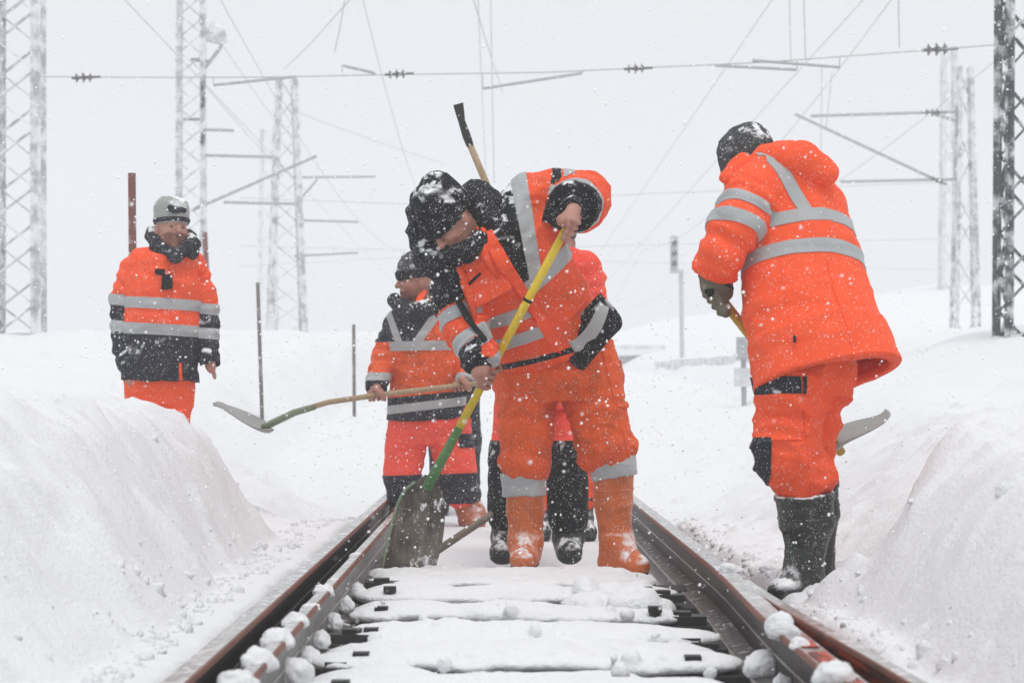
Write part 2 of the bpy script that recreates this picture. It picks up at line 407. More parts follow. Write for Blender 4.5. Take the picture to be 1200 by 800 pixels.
def arclen(P, pts):
    best = np.full(len(P), 1e9); T = np.zeros(len(P)); acc = 0; n = len(pts)-1
    for i in range(n):
        a, b = np.asarray(pts[i]), np.asarray(pts[i+1]); ab = b-a; L2 = ab@ab; L = math.sqrt(L2); tt = (P-a)@ab/L2
        lo = -9 if i == 0 else 0; hi = 9 if i == n-1 else 1
        t = np.clip(tt, lo, hi); q = P-a-np.clip(tt, 0, 1)[:, None]*ab; d = np.sqrt((q*q).sum(1))
        m = d < best; best = np.where(m, d, best); T = np.where(m, acc+t*L, T); acc += L
    return T

def gdist(prims, P):
    d = None
    for p in prims:
        di = p.dist(P); d = di if d is None else smin(d, di, p.k)
    return d
def mesh_sdf(prims, h, subs=(), disp=None, smooth=1):
    lo = np.min([p.lo for p in prims], axis=0)-3*h; hi = np.max([p.hi for p in prims], axis=0)+3*h
    n = np.ceil((hi-lo)/h).astype(int)+1
    D = np.full(n, 0.5, np.float32)
    ax = [lo[i]+np.arange(n[i])*h for i in range(3)]
    def sl(p, pad):
        a = np.maximum(np.floor((p.lo-pad-lo)/h).astype(int), 0); b = np.minimum(np.ceil((p.hi+pad-lo)/h).astype(int)+1, n)
        return tuple(slice(a[i], b[i]) for i in range(3))
    def grid(s):
        g = np.empty((s[0].stop-s[0].start, s[1].stop-s[1].start, s[2].stop-s[2].start, 3), np.float32)
        g[..., 0] = ax[0][s[0]][:, None, None]; g[..., 1] = ax[1][s[1]][None, :, None]; g[..., 2] = ax[2][s[2]][None, None, :]
        return g
    for p in prims:
        s = sl(p, p.k+3*h); D[s] = smin(D[s], p.dist(grid(s)).astype(np.float32), p.k)
    for p in subs:
        s = sl(p, 2*h)
        if any(x.stop <= x.start for x in s): continue
        D[s] = -smin(-D[s], p.dist(grid(s)).astype(np.float32), p.k)
    if disp is not None:
        m = np.argwhere(np.abs(D) < 0.05); P = lo+m*h
        D[m[:, 0], m[:, 1], m[:, 2]] -= disp(P).astype(np.float32)
    return nets(D, lo, h, smooth)
def nets(D, lo, h, smooth=1):
    S = D < 0
    c = np.zeros(tuple(x-1 for x in D.shape), np.int8)
    offs = [(i, j, k) for i in (0, 1) for j in (0, 1) for k in (0, 1)]
    X, Y, Z = D.shape
    for (i, j, k) in offs: c += S[i:X-1+i, j:Y-1+j, k:Z-1+k]
    act = (c > 0) & (c < 8); ci = np.argwhere(act)
    idx = np.full(c.shape, -1, np.int32); idx[act] = np.arange(len(ci))
    vals = np.stack([D[ci[:, 0]+i, ci[:, 1]+j, ci[:, 2]+k] for (i, j, k) in offs], 1)
    pos = np.zeros((len(ci), 3)); cnt = np.zeros(len(ci))
    O = np.array(offs, float)
    for a in range(8):
        for b in range(a+1, 8):
            if np.abs(O[a]-O[b]).sum() != 1: continue
            va, vb = vals[:, a], vals[:, b]; m = (va < 0) != (vb < 0)
            t = va[m]/(va[m]-vb[m]); pos[m] += O[a]+t[:, None]*(O[b]-O[a]); cnt[m] += 1
    V = lo+(ci+pos/cnt[:, None])*h
    Q = []
    A = S[:-1]; B = S[1:]; e = np.argwhere(A[:, 1:-1, 1:-1] != B[:, 1:-1, 1:-1])+[0, 1, 1]; sg = S[e[:, 0], e[:, 1], e[:, 2]]
    q = np.stack([idx[e[:, 0], e[:, 1]-1, e[:, 2]-1], idx[e[:, 0], e[:, 1], e[:, 2]-1], idx[e[:, 0], e[:, 1], e[:, 2]], idx[e[:, 0], e[:, 1]-1, e[:, 2]]], 1)
    Q.append(np.where(sg[:, None], q, q[:, ::-1]))
    A = S[:, :-1]; B = S[:, 1:]; e = np.argwhere(A[1:-1, :, 1:-1] != B[1:-1, :, 1:-1])+[1, 0, 1]; sg = S[e[:, 0], e[:, 1], e[:, 2]]
    q = np.stack([idx[e[:, 0]-1, e[:, 1], e[:, 2]-1], idx[e[:, 0]-1, e[:, 1], e[:, 2]], idx[e[:, 0], e[:, 1], e[:, 2]], idx[e[:, 0], e[:, 1], e[:, 2]-1]], 1)
    Q.append(np.where(sg[:, None], q, q[:, ::-1]))
    A = S[:, :, :-1]; B = S[:, :, 1:]; e = np.argwhere(A[1:-1, 1:-1] != B[1:-1, 1:-1])+[1, 1, 0]; sg = S[e[:, 0], e[:, 1], e[:, 2]]
    q = np.stack([idx[e[:, 0]-1, e[:, 1]-1, e[:, 2]], idx[e[:, 0], e[:, 1]-1, e[:, 2]], idx[e[:, 0], e[:, 1], e[:, 2]], idx[e[:, 0]-1, e[:, 1], e[:, 2]]], 1)
    Q.append(np.where(sg[:, None], q, q[:, ::-1]))
    Q = np.vstack(Q); Q = Q[(Q >= 0).all(1)]
    for _ in range(smooth):
        acc = np.zeros_like(V); n = np.zeros(len(V))
        for a, b in ((0, 1), (1, 2), (2, 3), (3, 0)):
            for u, w in ((a, b), (b, a)):
                for ax_ in range(3): acc[:, ax_] += np.bincount(Q[:, u], V[Q[:, w], ax_], len(V))
                n += np.bincount(Q[:, u], minlength=len(V))
        V = 0.5*V+0.5*acc/np.maximum(n, 1)[:, None]
    T = np.vstack([Q[:, [0, 1, 2]], Q[:, [0, 2, 3]]])
    return V, T
def vnormals(V, T):
    fn = np.cross(V[T[:, 1]]-V[T[:, 0]], V[T[:, 2]]-V[T[:, 0]]); Nn = np.zeros_like(V)
    for i in range(3):
        for a in range(3): Nn[:, a] += np.bincount(T[:, i], fn[:, a], len(V))
    return Nn/np.maximum(np.linalg.norm(Nn, axis=1), 1e-12)[:, None]
def clip(V, Nn, T, f):
    """split triangles T along f = 0; returns V, N, inside, outside"""
    fv = f[T]; pos = fv > 0; s = pos.sum(1)
    ins = [T[s == 3]]; outs = [T[s == 0]]
    newV, newN, cache = [], [], {}
    base = len(V)
    for want in (1, 2):
        tri = T[s == want]; p = pos[s == want]
        lone = p if want == 1 else ~p
        k = lone.argmax(1); r = np.arange(len(tri))
        a, b, c = tri[r, k], tri[r, (k+1) % 3], tri[r, (k+2) % 3]
        def cut(u, v):
            t = f[u]/(f[u]-f[v]); return V[u]+t[:, None]*(V[v]-V[u]), Nn[u]+t[:, None]*(Nn[v]-Nn[u])
        key1 = np.minimum(a, b).astype(np.int64)*(base+1)+np.maximum(a, b); key2 = np.minimum(a, c).astype(np.int64)*(base+1)+np.maximum(a, c)
        v1, n1 = cut(a, b); v2, n2 = cut(a, c)
        i1 = np.empty(len(a), int); i2 = np.empty(len(a), int)
        for i in range(len(a)):
            for key, v, n, arr in ((key1[i], v1[i], n1[i], i1), (key2[i], v2[i], n2[i], i2)):
                j = cache.get(key)
                if j is None: j = base+len(newV); cache[key] = j; newV.append(v); newN.append(n)
                arr[i] = j
        t1 = np.stack([a, i1, i2], 1); t2 = np.vstack([np.stack([i1, b, c], 1), np.stack([i1, c, i2], 1)])
        if want == 1: ins.append(t1); outs.append(t2)
        else: ins.append(t2); outs.append(t1)
    if newV: V = np.vstack([V, newV]); Nn = np.vstack([Nn, newN])
    return V, Nn, np.vstack(ins), np.vstack(outs)
def piece(name, V, Nn, T, mat, parent, base, off=0.0, skirt=0.012, **k):
    """one region of a surface as an object: pushed out by off, its edge turned inwards"""
    if len(T) < 4: return None
    used, inv = np.unique(T, return_inverse=True); T2 = inv.reshape(T.shape)
    v = V[used]+Nn[used]*off; n = Nn[used]
    E = np.vstack([T2[:, [0, 1]], T2[:, [1, 2]], T2[:, [2, 0]]]); key = np.sort(E, 1); kk = key[:, 0].astype(np.int64)*len(v)+key[:, 1]
    u, ix, ct = np.unique(kk, return_index=True, return_counts=True); B = E[ix[ct == 1]]
    if len(B) and skirt:
        bv, binv = np.unique(B, return_inverse=True); Bi = binv.reshape(B.shape); m = len(bv); o = len(v)
        v = np.vstack([v, v[bv], v[bv]-n[bv]*(skirt+off)])
        q = np.stack([o+Bi[:, 1], o+Bi[:, 0], o+m+Bi[:, 0], o+m+Bi[:, 1]], 1)
        faces = [T2, q]
    else: faces = [T2]
    return link(name, mesh_data(name, v-np.asarray(base), faces, mat), parent, **k)
def components(T, n, least=14):
    """connected pieces of a triangle list, largest first"""
    if len(T) == 0: return []
    lab = np.arange(n)
    while True:
        m = lab[T].min(1); old = lab.copy()
        for i in range(3): np.minimum.at(lab, T[:, i], m)
        lab = np.minimum(lab, lab[lab])
        if (lab == old).all(): break
    L = lab[T[:, 0]]; u, c = np.unique(L, return_counts=True)
    return [T[L == u[i]] for i in np.argsort(-c) if c[i] >= least or i == np.argmax(c)]
def garment(name, prims, h, mat, parent, base, regions=(), subs=(), disp=None, smooth=1, label=None, panel=None):
    """regions: (part name, field, material, offset[, label]) carved in order; the rest is the garment itself"""
    V, T = mesh_sdf(prims, h, subs, disp, smooth); Nn = vnormals(V, T); out = []
    cells = []
    for r in regions:
        V, Nn, inn, T = clip(V, Nn, T, r[1](V)+1e-7)
        cells.append((r, inn))
    comps = components(T, len(V)); g = piece(name, V, Nn, comps[0], mat, parent, base, 0.0, 0.012, label=label)
    for c in comps[1:]: piece(panel or name+'_panel', V, Nn, c, mat, g, base, 0.0, 0.012)
    for r, inn in cells:
        for comp in components(inn, len(V)): piece(r[0], V, Nn, comp, r[2], g, base, r[3], 0.012, label=r[4] if len(r) > 4 else None)
    return g
def fAnd(*fs): return lambda V: np.min([f(V) for f in fs], axis=0)
def fOr(*fs): return lambda V: np.max([f(V) for f in fs], axis=0)
def fNot(f): return lambda V: -f(V)

def head_prims(c, up, fwd, s=1.0, nose=1.0):
    u = unit(up); f = np.asarray(fwd, float); f = unit(f-(f@u)*u); r = np.cross(f, u); A = np.array([r, f, u])
    g = lambda x, y, z: c+s*(x*r+y*f+z*u)
    pr = [Ell(g(0, -0.008, 0.02), np.array([0.077, 0.096, 0.098])*s, A, 0.0),
          Ell(g(0, 0.028, -0.055), np.array([0.058, 0.062, 0.062])*s, A, 0.035*s),
          Ell(g(0, 0.075, 0.030), np.array([0.050, 0.018, 0.013])*s, A, 0.012*s),
          Ell(g(0, 0.078, -0.092), np.array([0.026, 0.02, 0.02])*s, A, 0.02*s),
          Cone(g(0, 0.088, 0.018), g(0, 0.113*nose, -0.022), 0.009*s, 0.0145*s, 0.010*s),
          Ell(g(0.013, 0.098, -0.026), np.array([0.009, 0.012, 0.008])*s, A, 0.008*s), Ell(g(-0.013, 0.098, -0.026), np.array([0.009, 0.012, 0.008])*s, A, 0.008*s),
          Ell(g(0, 0.089, -0.052), np.array([0.024, 0.010, 0.0055])*s, A, 0.006*s), Ell(g(0, 0.087, -0.066), np.array([0.022, 0.011, 0.0065])*s, A, 0.006*s)]
    for sx in (-1, 1):
        pr += [Ell(g(sx*0.040, 0.062, -0.018), np.array([0.026, 0.026, 0.022])*s, A, 0.02*s),
               Ell(g(sx*0.079, -0.012, -0.005), np.array([0.010, 0.022, 0.034])*s, A, 0.008*s)]
    subs = [Ell(g(sx*0.032, 0.097, 0.010), np.array([0.016, 0.014, 0.009])*s, A, 0.008*s) for sx in (-1, 1)]
    eyes = [g(sx*0.032, 0.0735, 0.010) for sx in (-1, 1)]
    return pr, subs, eyes, g, A
def fist_prims(c, g, e1, wrist, rb=0.017, hs=1.0, sgn=1):
    """a hand closed on a bar through c along g; e1: from bar to palm; fingers curl e1 -> sgn*(g x e1)"""
    g = unit(g); e1 = np.asarray(e1, float); e1 = unit(e1-(e1@g)*g); e2 = sgn*np.cross(g, e1); R = rb+0.0095*hs
    at = lambda ang, o, rr=R: c+g*o+rr*(math.cos(math.radians(ang))*e1+math.sin(math.radians(ang))*e2)
    pr = []
    wr = np.asarray(wrist, float); pin = at(-20, 0, R+0.012)
    for i, (o, fl) in enumerate(((-0.0335, 0.82), (-0.0115, 0.95), (0.0105, 1.0), (0.0325, 0.93))):
        o *= hs; a = [42, 42+62*fl, 42+128*fl, 42+190*fl]
        rr = [0.0100*hs, 0.0092*hs, 0.0085*hs, 0.0076*hs]
        kn = at(a[0], o, R+0.006); P = [kn]+[at(x, o*(1-0.06*j), R+(0.004 if j == 0 else 0)) for j, x in enumerate(a[1:])]
        pr += [Cone(P[j], P[j+1], rr[j], rr[j+1], 0.0012 if j else 0.003) for j in range(3)]
        pr.append(Cone(wr+(c+g*o-wr)*0.25+(c+g*o*0.3-c)*0.3, kn, 0.013*hs, 0.0115*hs, 0.012))
    pr.append(Cone(wr, at(-25, 0.012*hs, R+0.008), 0.024*hs, 0.019*hs, 0.015))
    t0 = at(-55, 0.012*hs, R+0.010); t1 = at(-115, 0.036*hs, R+0.003); t2 = at(-165, 0.046*hs, R+0.004); t3 = at(-205, 0.043*hs, R+0.007)
    pr += [Cone(t0, t1, 0.0145*hs, 0.012*hs, 0.008), Cone(t1, t2, 0.0115*hs, 0.0105*hs, 0.004), Cone(t2, t3, 0.0105*hs, 0.0085*hs, 0.004)]
    return pr
def fold_disp(amp, f=(9, 9, 9), seed=0.0, sharp=1.6, extra=None):
    f = np.asarray(f, float)
    def fn(P):
        q = P*f+0.35*np.stack([vnoise(P, 6.0, seed+3), vnoise(P, 6.0, seed+9), vnoise(P, 6.0, seed+21)], -1)*3
        n = vnoise(q, 1.0, seed); r = (1-np.abs(2*n-1))**sharp
        n2 = vnoise(q, 2.3, seed+40); r2 = (1-np.abs(2*n2-1))**sharp
        n3 = vnoise(q, 4.7, seed+80); r3 = (1-np.abs(2*n3-1))**sharp
        d = amp*(r-0.45)+0.5*amp*(r2-0.45)+0.26*amp*(r3-0.45)
        return d if extra is None else d+extra(P)
    return fn
# ------------------------------------------------------------------ snow ground: trench along the track, banks, rising ground beyond
SLEEPERS = [4.50+0.615*k for k in range(7)]
def n2(x, y, f, off=0.0, octv=4):
    return fbm(np.stack([x, y, np.full_like(x, off)], -1), f, octv, off)-0.5
def ground(x, y):
    big = n2(x, y, 0.7, 1.3); med = n2(x, y, 1.9, 5.1); fine = n2(x, y, 6.0, 9.7)
    clump = np.maximum(0, n2(x, y, 9.0, 33.0, 3)-0.08)
    # far ground on both sides, rising with distance
    yy = np.maximum(y, 0)
    farh = np.interp(yy, [0, 10, 12, 17, 20, 26, 40, 60, 140], [0.42, 0.42, 0.5, 0.95, 1.12, 1.55, 1.95, 2.6, 4.2]); farr = np.interp(yy, [0, 12, 17, 26, 40, 60, 140], [0.66, 0.66, 0.80, 0.92, 1.25, 1.9, 4.0])+0.75*sstep(2.8, 7.0, x)*sstep(14, 24, yy)
    wl = 1.05+0.10*np.sin(y*0.9)+0.25*med
    wide = np.interp(yy, [0, 10, 12, 17, 24], [1.0, 1.0, 1.5, 1.6, 1.2])
    rough = n2(x, y, 3.4, 41.0, 4)
    L = sstep(0, 1, (-x-wl)/wide)*farh
    R = sstep(0, 1, (x-1.0-0.2*med)/np.interp(yy, [0, 8, 10, 14, 30], [0.85, 1.0, 1.4, 2.2, 3.0]))*farr
    floor = np.interp(yy, [0, 10.2, 12.6, 13.6, 16, 20, 30, 60, 140], [-0.04, -0.04, -0.03, 0.02, 0.30, 0.55, 0.85, 1.6, 4.0])
    z = floor+np.maximum(L-np.maximum(floor, 0), 0)*(x < 0)+np.maximum(R-np.maximum(floor, 0), 0)*(x >= 0)
    # near left bank: a thrown-up mound that ends by the gap where the left man stands
    prof = sstep(0, 1, (-x-0.90-0.05*np.sin(y*1.7)-0.22*med-0.10*rough)/(0.66+0.36*sstep(8.6, 5, y)))
    endl = 1-sstep(9.3, 10.7, y+0.35*(x+1.6)+0.8*med+0.5*rough)
    lb = (0.73+0.08*big)*prof*endl
    dip = sstep(9.2, 10.2, y)*(1-sstep(11.6, 14.0, y))*sstep(-1.3, -2.0, x)
    z = np.where(x < 0, np.maximum(z*(1-0.85*dip), lb), z)
    # near right bank, with a rusty hollow behind it
    hd = ((y-7.28)*0.60-(x-1.30)*0.80+0.30*med+0.16*rough)
    hollow = (np.exp(-(hd/0.17)**2)+0.35*np.exp(-((hd-0.3)/0.35)**2))*sstep(1.06, 1.30, x)*(1-sstep(1.9, 2.6, x))
    z = np.where(x > 0, np.maximum(z, 0.60*sstep(0, 1, (x-0.985-0.10*med-0.05*rough)/0.62)**0.8*(1-sstep(6.7, 7.2, y-1.0*(x-1.1)))), z)
    z += (x > 0)*0.19*np.exp(-((x-1.17)/0.13)**2-((y-6.98)/0.14)**2)
    drift = n2((x*0.85-y*0.52), (x*0.52+y*0.85)*3.0, 1.3, 66.0)
    z += 0.11*drift*sstep(1.1, 1.5, x)*(y < 20)
    z = np.where(x > 0, z-0.34*hollow+0.06*np.exp(-((hd+0.28)/0.16)**2)*sstep(1.2, 1.5, x), z)
    # D's foothold, B's and the back of the trench
    z -= 0.25*np.exp(-((x-1.05)/0.20)**2-((y-7.42)/0.24)**2)*sstep(0.03, 0.25, z)
    # snow along the outside of the rails
    out = np.maximum(sstep(-0.76, -0.86, x), sstep(0.93, 1.03, x))*(y < 11.5)
    z = np.maximum(z, out*(0.075+0.05*med+0.03*fine))
    off = np.maximum(np.abs(x)-0.95, 0)
    amp = sstep(0, 0.5, off)
    z += amp*(0.12*big+0.10*med+0.09*rough*(y < 30)+0.05*fine)+0.16*clump*sstep(0.0, 0.2, off)*(y < 40)
    z += 0.10*np.maximum(0, n2(x, y, 4.5, 71.0, 3)-0.05)*sstep(0.12, 0.35, off)*(1-sstep(0.7, 1.5, off))*(y < 16)
    z += sstep(11, 14, y)*0.25*n2(x, y, 0.55, 3.3)*np.minimum(1, 0.25+off)
    # streaked chutes where snow slid down the near left bank
    z -= 0.05*np.maximum(0, n2(x*0.6, y*3.0, 1.7, 12.0))*prof*endl*sstep(0.05, 0.4, z)*(x < 0)
    z += (0.16*rough+0.12*np.maximum(0, n2(x, y, 5.5, 91.0, 3)))*sstep(0.05, 0.5, off)*(x < 0)*(y < 11)
    # far hill on the right, drifts on the left
    z += 1.3*sstep(41, 58, y)*sstep(5, 13, x)+0.6*sstep(50, 100, y)*sstep(6, 30, np.abs(x))
    z += 0.35*np.exp(-((x+5.6)/1.6)**2-((y-16.5)/2.0)**2)+0.22*np.exp(-((x+3.6)/0.6)**2-((y-13.2)/0.8)**2)+0.16*np.exp(-((x+2.5)/0.35)**2-((y-12.6)/0.5)**2)
    # between the rails: snow on and between the sleepers
    tr = (x > -0.50) & (x < 0.66) & (y < 10.3)
    s = np.zeros_like(z); bay = np.zeros_like(z)
    keep = n2(x, y, 3.1, 51.0, 3)
    edge = 0.030*n2(x*1.0, y*0.2, 9.0, 77.0, 3)
    for y0 in SLEEPERS:
        d = y-y0+edge
        s = np.maximum(s, sstep(-0.125, -0.085, d)*(1-sstep(0.10, 0.20, d)))
    loaf = s*(0.055+0.060*keep+0.035*fine+0.03*n2(x, y, 14.0, 8.0, 2))
    gaps = sstep(-0.10, 0.22, n2(x*0.55, y, 2.4, 23.0, 3)+0.02)
    bayz = -0.105*gaps+0.012+0.05*keep+0.045*fine
    lump = 0.10*np.maximum(0, n2(x, y, 5.0, 61.0, 3)-0.06)
    zin = s*loaf+(1-s)*np.minimum(bayz, 0.05)+lump*(0.4+0.6*s)
    zin += 0.05*sstep(0.40, 0.52, x)*(n2(x, y, 4, 90.0)+0.05)
    late = sstep(8.72, 8.95, y)                                     # trodden level behind the snow step
    step = sstep(8.50, 8.54, y)*(1-sstep(8.78, 8.92, y))*sstep(-0.52, -0.46, x)*(1-sstep(0.46, 0.52, x))
    zin = zin*(1-late)+late*(-0.055+0.03*fine+0.02*keep)
    zin = zin*(1-step)+step*(0.035+0.012*fine)
    e = sstep(-0.50, -0.44, x)*(1-sstep(0.60, 0.66, x))
    blend = 1-sstep(9.9, 10.6, y)
    z = np.where(tr, z*(1-e*blend)+(np.where(y < 8.6, -0.22, zin))*e*blend, z)
    side = ((x > -0.80) & (x <= -0.50) | (x >= 0.66) & (x < 0.96)) & (y < 11.0)
    z = np.where(side, np.minimum(z, -0.075+0.02*fine), z)
    return z
def axis_grid(parts):
    return np.unique(np.concatenate([np.arange(a, b, st) for a, b, st in parts]))
gx = axis_grid([(-62, -20, 3.0), (-20, -8, 0.8), (-8, -3.2, 0.16), (-3.2, -1.1, 0.035), (-1.1, 1.3, 0.0165), (1.3, 3.4, 0.035), (3.4, 8, 0.16), (8, 20, 0.8), (20, 62.1, 3.0)])
gy = axis_grid([(-6, 3.6, 0.4), (3.6, 10.2, 0.0185), (10.2, 14, 0.05), (14, 24, 0.15), (24, 50, 0.6), (50, 142, 3.0)])
GX, GY = np.meshgrid(gx, gy, indexing='ij'); GZ = ground(GX.ravel(), GY.ravel()).reshape(GX.shape)
nx, ny = GX.shape
I = np.arange(nx*ny).reshape(nx, ny)
Qg = np.stack([I[:-1, :-1], I[1:, :-1], I[1:, 1:], I[:-1, 1:]], -1).reshape(-1, 4)
snow_o = link('snow_ground', mesh_data('snow_ground', np.stack([GX, GY, GZ], -1).reshape(-1, 3), [Qg], M['snow']), kind='structure')
def gz(x, y): return float(ground(np.array([float(x)]), np.array([float(y)]))[0])

# rusty tinge in the snow of the hollow on the right: its own snow, lying a little proud of the ground
def tinge(cx, cy, rx, ry, rot, name='rusty_snow'):
    u = np.linspace(-1, 1, 40); a, b = np.meshgrid(u, u, indexing='ij')
    ca, sa = math.cos(rot), math.sin(rot)
    x = cx+ca*a*rx-sa*b*ry; y = cy+sa*a*rx+ca*b*ry
    return x, y

# ------------------------------------------------------------------ railway track
track = empty('railway_track', (0, 7, 0), 'railway track running away from the viewer, half dug out of the snow', 'railway track')
TB = np.array([0, 7.0, 0])
def extrude(name, prof, ys, xs, mat, parent=track, smooth=False, label=None):
    """profile polygon (x, z) swept along y, shifted sideways by xs(y)"""
    n = len(prof); V = []
    for y in ys:
        dx = xs(y)
        V += [[p[0]+dx, y, p[1]] for p in prof]
    Q = [[i*n+j, i*n+(j+1) % n, (i+1)*n+(j+1) % n, (i+1)*n+j] for i in range(len(ys)-1) for j in range(n)]
    V = np.array(V)-TB
    me = mesh_data(name, V, [np.array(Q)], mat, smooth)
    return link(name, me, parent, label=label)
ys_l = np.linspace(2.6, 13.0, 60)
def rail(head_in, sgn, hw, ys, xs, top=0.16, web=None, headm=None, rust=True, lbl=None, foot=0.065, redline=False):
    """head_in: x of the head edge on the gauge side; sgn: +1 when the head lies to +x of it"""
    X = lambda v: head_in+sgn*v
    hc = hw/2
    r = extrude('rail', [(X(hc-0.010), 0.0), (X(hc+0.010), 0.0), (X(hc+0.010), top-0.035), (X(hw-0.002), top-0.025), (X(hw-0.002), top-0.006), (X(0.002), top-0.006), (X(0.002), top-0.028), (X(hc-0.010), top-0.036)], ys, xs, web or M['rail_web'], label=lbl)
    extrude('rail_head', [(X(0.004), top-0.004), (X(hw-0.004), top-0.004), (X(hw-0.010), top+0.002), (X(0.010), top+0.002)], ys, xs, headm or M['rail_top'], parent=r)
    extrude('rail_foot', [(X(hc-foot), -0.012), (X(hc+foot), -0.012), (X(hc+foot), -0.002), (X(hc+0.012), 0.014), (X(hc-0.012), 0.014), (X(hc-foot), -0.002)], ys, xs, M['rail_foot'], parent=r)
    extrude('foot_edge', [(X(hc-foot)-0.002, -0.006), (X(hc-foot)+0.004, -0.006), (X(hc-foot)+0.004, 0.002), (X(hc-foot)-0.002, 0.002)], ys, xs, M['rail_line'], parent=r)
    extrude('web_highlight', [(X(hc-0.0125), top*0.42), (X(hc-0.008), top*0.42), (X(hc-0.008), top*0.42+0.006), (X(hc-0.0125), top*0.42+0.006)], ys, xs, M['rail_line'], parent=r)  # highlight along the web, painted as a thin pale strip
    if rust: extrude('rust_edge', [(X(-0.001), top-0.009), (X(0.003), top-0.009), (X(0.008), top+0.0032), (X(0.002), top+0.001)], ys, xs, M['rail_rust'], parent=r)
    return r
zero = lambda y: 0.0
rail(-0.666, -1, 0.068, ys_l, zero, lbl='left running rail with a pale wet top and dark web')
rail(-0.548, -1, 0.050, np.linspace(2.6, 11.0, 50), lambda y: 0.0, 0.145, web=M['guard'], lbl='left guard rail carrying rounded snow lumps', foot=0.075)
rail(0.712, 1, 0.078, np.linspace(2.6, 13.0, 60), lambda y: 0.035*float(sstep(5.2, 7.5, y)), 0.158, lbl='right rail with snow lumps on red stained head', foot=0.075)
rail(0.800, 1, 0.055, np.linspace(2.6, 6.9, 40), lambda y: 0.10*float(sstep(6.9, 3.6, y))-0.010, 0.150, web=M['rail_red'], lbl='outer right rail with red painted side branching off', foot=0.05)
def pale_strip():
    extrude('rail_head', [(0.985, 0.10), (1.05, 0.115), (1.05, 0.09)], np.linspace(2.6, 6.5, 20), lambda y: 0.02-0.045*(y-4.4), M['rail_top'])
# red stained patches on top of the right rail between its snow lumps
for ya, yb in ((4.62, 4.86), (4.96, 5.10), (4.2, 4.45)):
    extrude('red_stain', [(0.728, 0.1605), (0.768, 0.1605), (0.768, 0.164), (0.728, 0.164)], np.linspace(ya, yb, 4), zero, M['rail_red'])
for y0 in SLEEPERS:
    b = MB(); b.box(np.array([0.02, y0, -0.075])-TB, (2.3, 0.235, 0.15), jit=0.004); b.build('sleeper', M['tie'], track)
plate_me = None
for y0 in SLEEPERS:
    for x, w in ((-0.455, 0.13), (0.595, 0.16), (-0.40, 0.07), (0.52, 0.07)):
        if RNG.random() < 0.35: continue
        b = MB(); xx = x+RNG.normal(0, 0.01)
        if w > 0.1:
            b.box((0, 0, 0.014), (w, 0.10, 0.028)); b.box((0.0, 0.0, 0.034), (0.06, 0.06, 0.016))
            nm = 'tie_plate'
        else:
            b.tube([(0, 0, 0), (0, 0, 0.045)], 0.020, 8); b.box((0, 0, 0.052), (0.045, 0.045, 0.02)); nm = 'bolt'
        o = b.build(nm, M['iron'], track); o.location = (xx, y0-7.0-0.05+RNG.normal(0, 0.015), RNG.uniform(-0.012, 0.018))
# dark ballast under the snow between the rails
bx_, by_ = np.meshgrid(np.arange(-0.75, 0.90, 0.03), np.arange(3.6, 9.0, 0.03), indexing='ij')
bz_ = -0.105+0.05*(fbm(np.stack([bx_, by_, bx_*0], -1), 16.0, 3, 2.0)-0.5)
In = np.arange(bx_.size).reshape(bx_.shape)
link('ballast_bed', mesh_data('ballast_bed', np.stack([bx_, by_, bz_], -1).reshape(-1, 3), [np.stack([In[:-1, :-1], In[1:, :-1], In[1:, 1:], In[:-1, 1:]], -1).reshape(-1, 4)], M['ballast']), kind='structure')
TRACK_SNOW = True
# snow lumps left sitting on the rails
def ico(sub=2):
    import bmesh
    bm = bmesh.new(); bmesh.ops.create_icosphere(bm, subdivisions=sub, radius=1.0)
    V = np.array([v.co[:] for v in bm.verts]); T = np.array([[v.index for v in f.verts] for f in bm.faces]); bm.free(); return V, T
ICO4 = ico(4); ICO1 = ico(1); ICO2 = ico(2)
def lump(c, rx, ry, rz, label, group, seed, name='snow_lump'):
    V, T = ICO4; V = V.copy()
    V[:, 2] = np.where(V[:, 2] < 0, V[:, 2]*0.45, V[:, 2]**1.0)
    s = 1+0.75*(fbm(V+seed*3.1, 1.3, 3)-0.5)[:, None]+0.30*(fbm(V+seed, 4.0, 4)-0.5)[:, None]+0.08*(fbm(V+seed, 14.0, 2)-0.5)[:, None]
    V = V*s*np.array([rx, ry, rz])
    return link(name, mesh_data(name, V, [T], M['snow']), loc=c, label=label, category=None) if False else tag(link(name, mesh_data(name, V, [T], M['snow']), loc=c), label, 'snow lump', group)
def at_height(px, py, z):
    Y = FPX*(H-z)/(py-HY); return np.array([(px-CX)*Y/FPX, Y, z])
G1, G2 = 'snow lumps on the left guard rail', 'snow lumps on the ledge inside the left rail'
L1 = [(266, 800, 46, 'cut off by the bottom of the picture'), (289, 775, 42, 'broad and domed, second from the picture bottom'), (312, 750, 38, 'broad and domed, third from the picture bottom'),
      (331, 727, 28, 'tall and rounded, fourth from the picture bottom'), (348, 709, 22, 'flat and thin, just above the tall rounded one'), (362, 692, 24, 'small with a drooping side'),
      (384, 678, 14, 'tiny, second farthest along the rail'), (409, 649, 15, 'tiny, farthest along the rail')]
for i, (px, py, w, d) in enumerate(L1):
    p = at_height(px, py, 0.146); k = p[1]/FPX; p[0] = -0.573
    p[2] -= 0.010; lump(p, w*0.5*k*1.02, w*0.5*k*1.0, w*k*(0.50 if i not in (4, 6, 7) else 0.32), 'snow lump on left guard rail, '+d, G1, i+1)
L2 = [(332, 796, 46, 'largest, cut by the picture bottom'), (356, 774, 28, 'second from the picture bottom'), (372, 753, 26, 'third from the picture bottom'), (386, 732, 23, 'fourth from the picture bottom'),
      (398, 713, 21, 'fifth from the picture bottom'), (409, 696, 21, 'farthest of the row')]
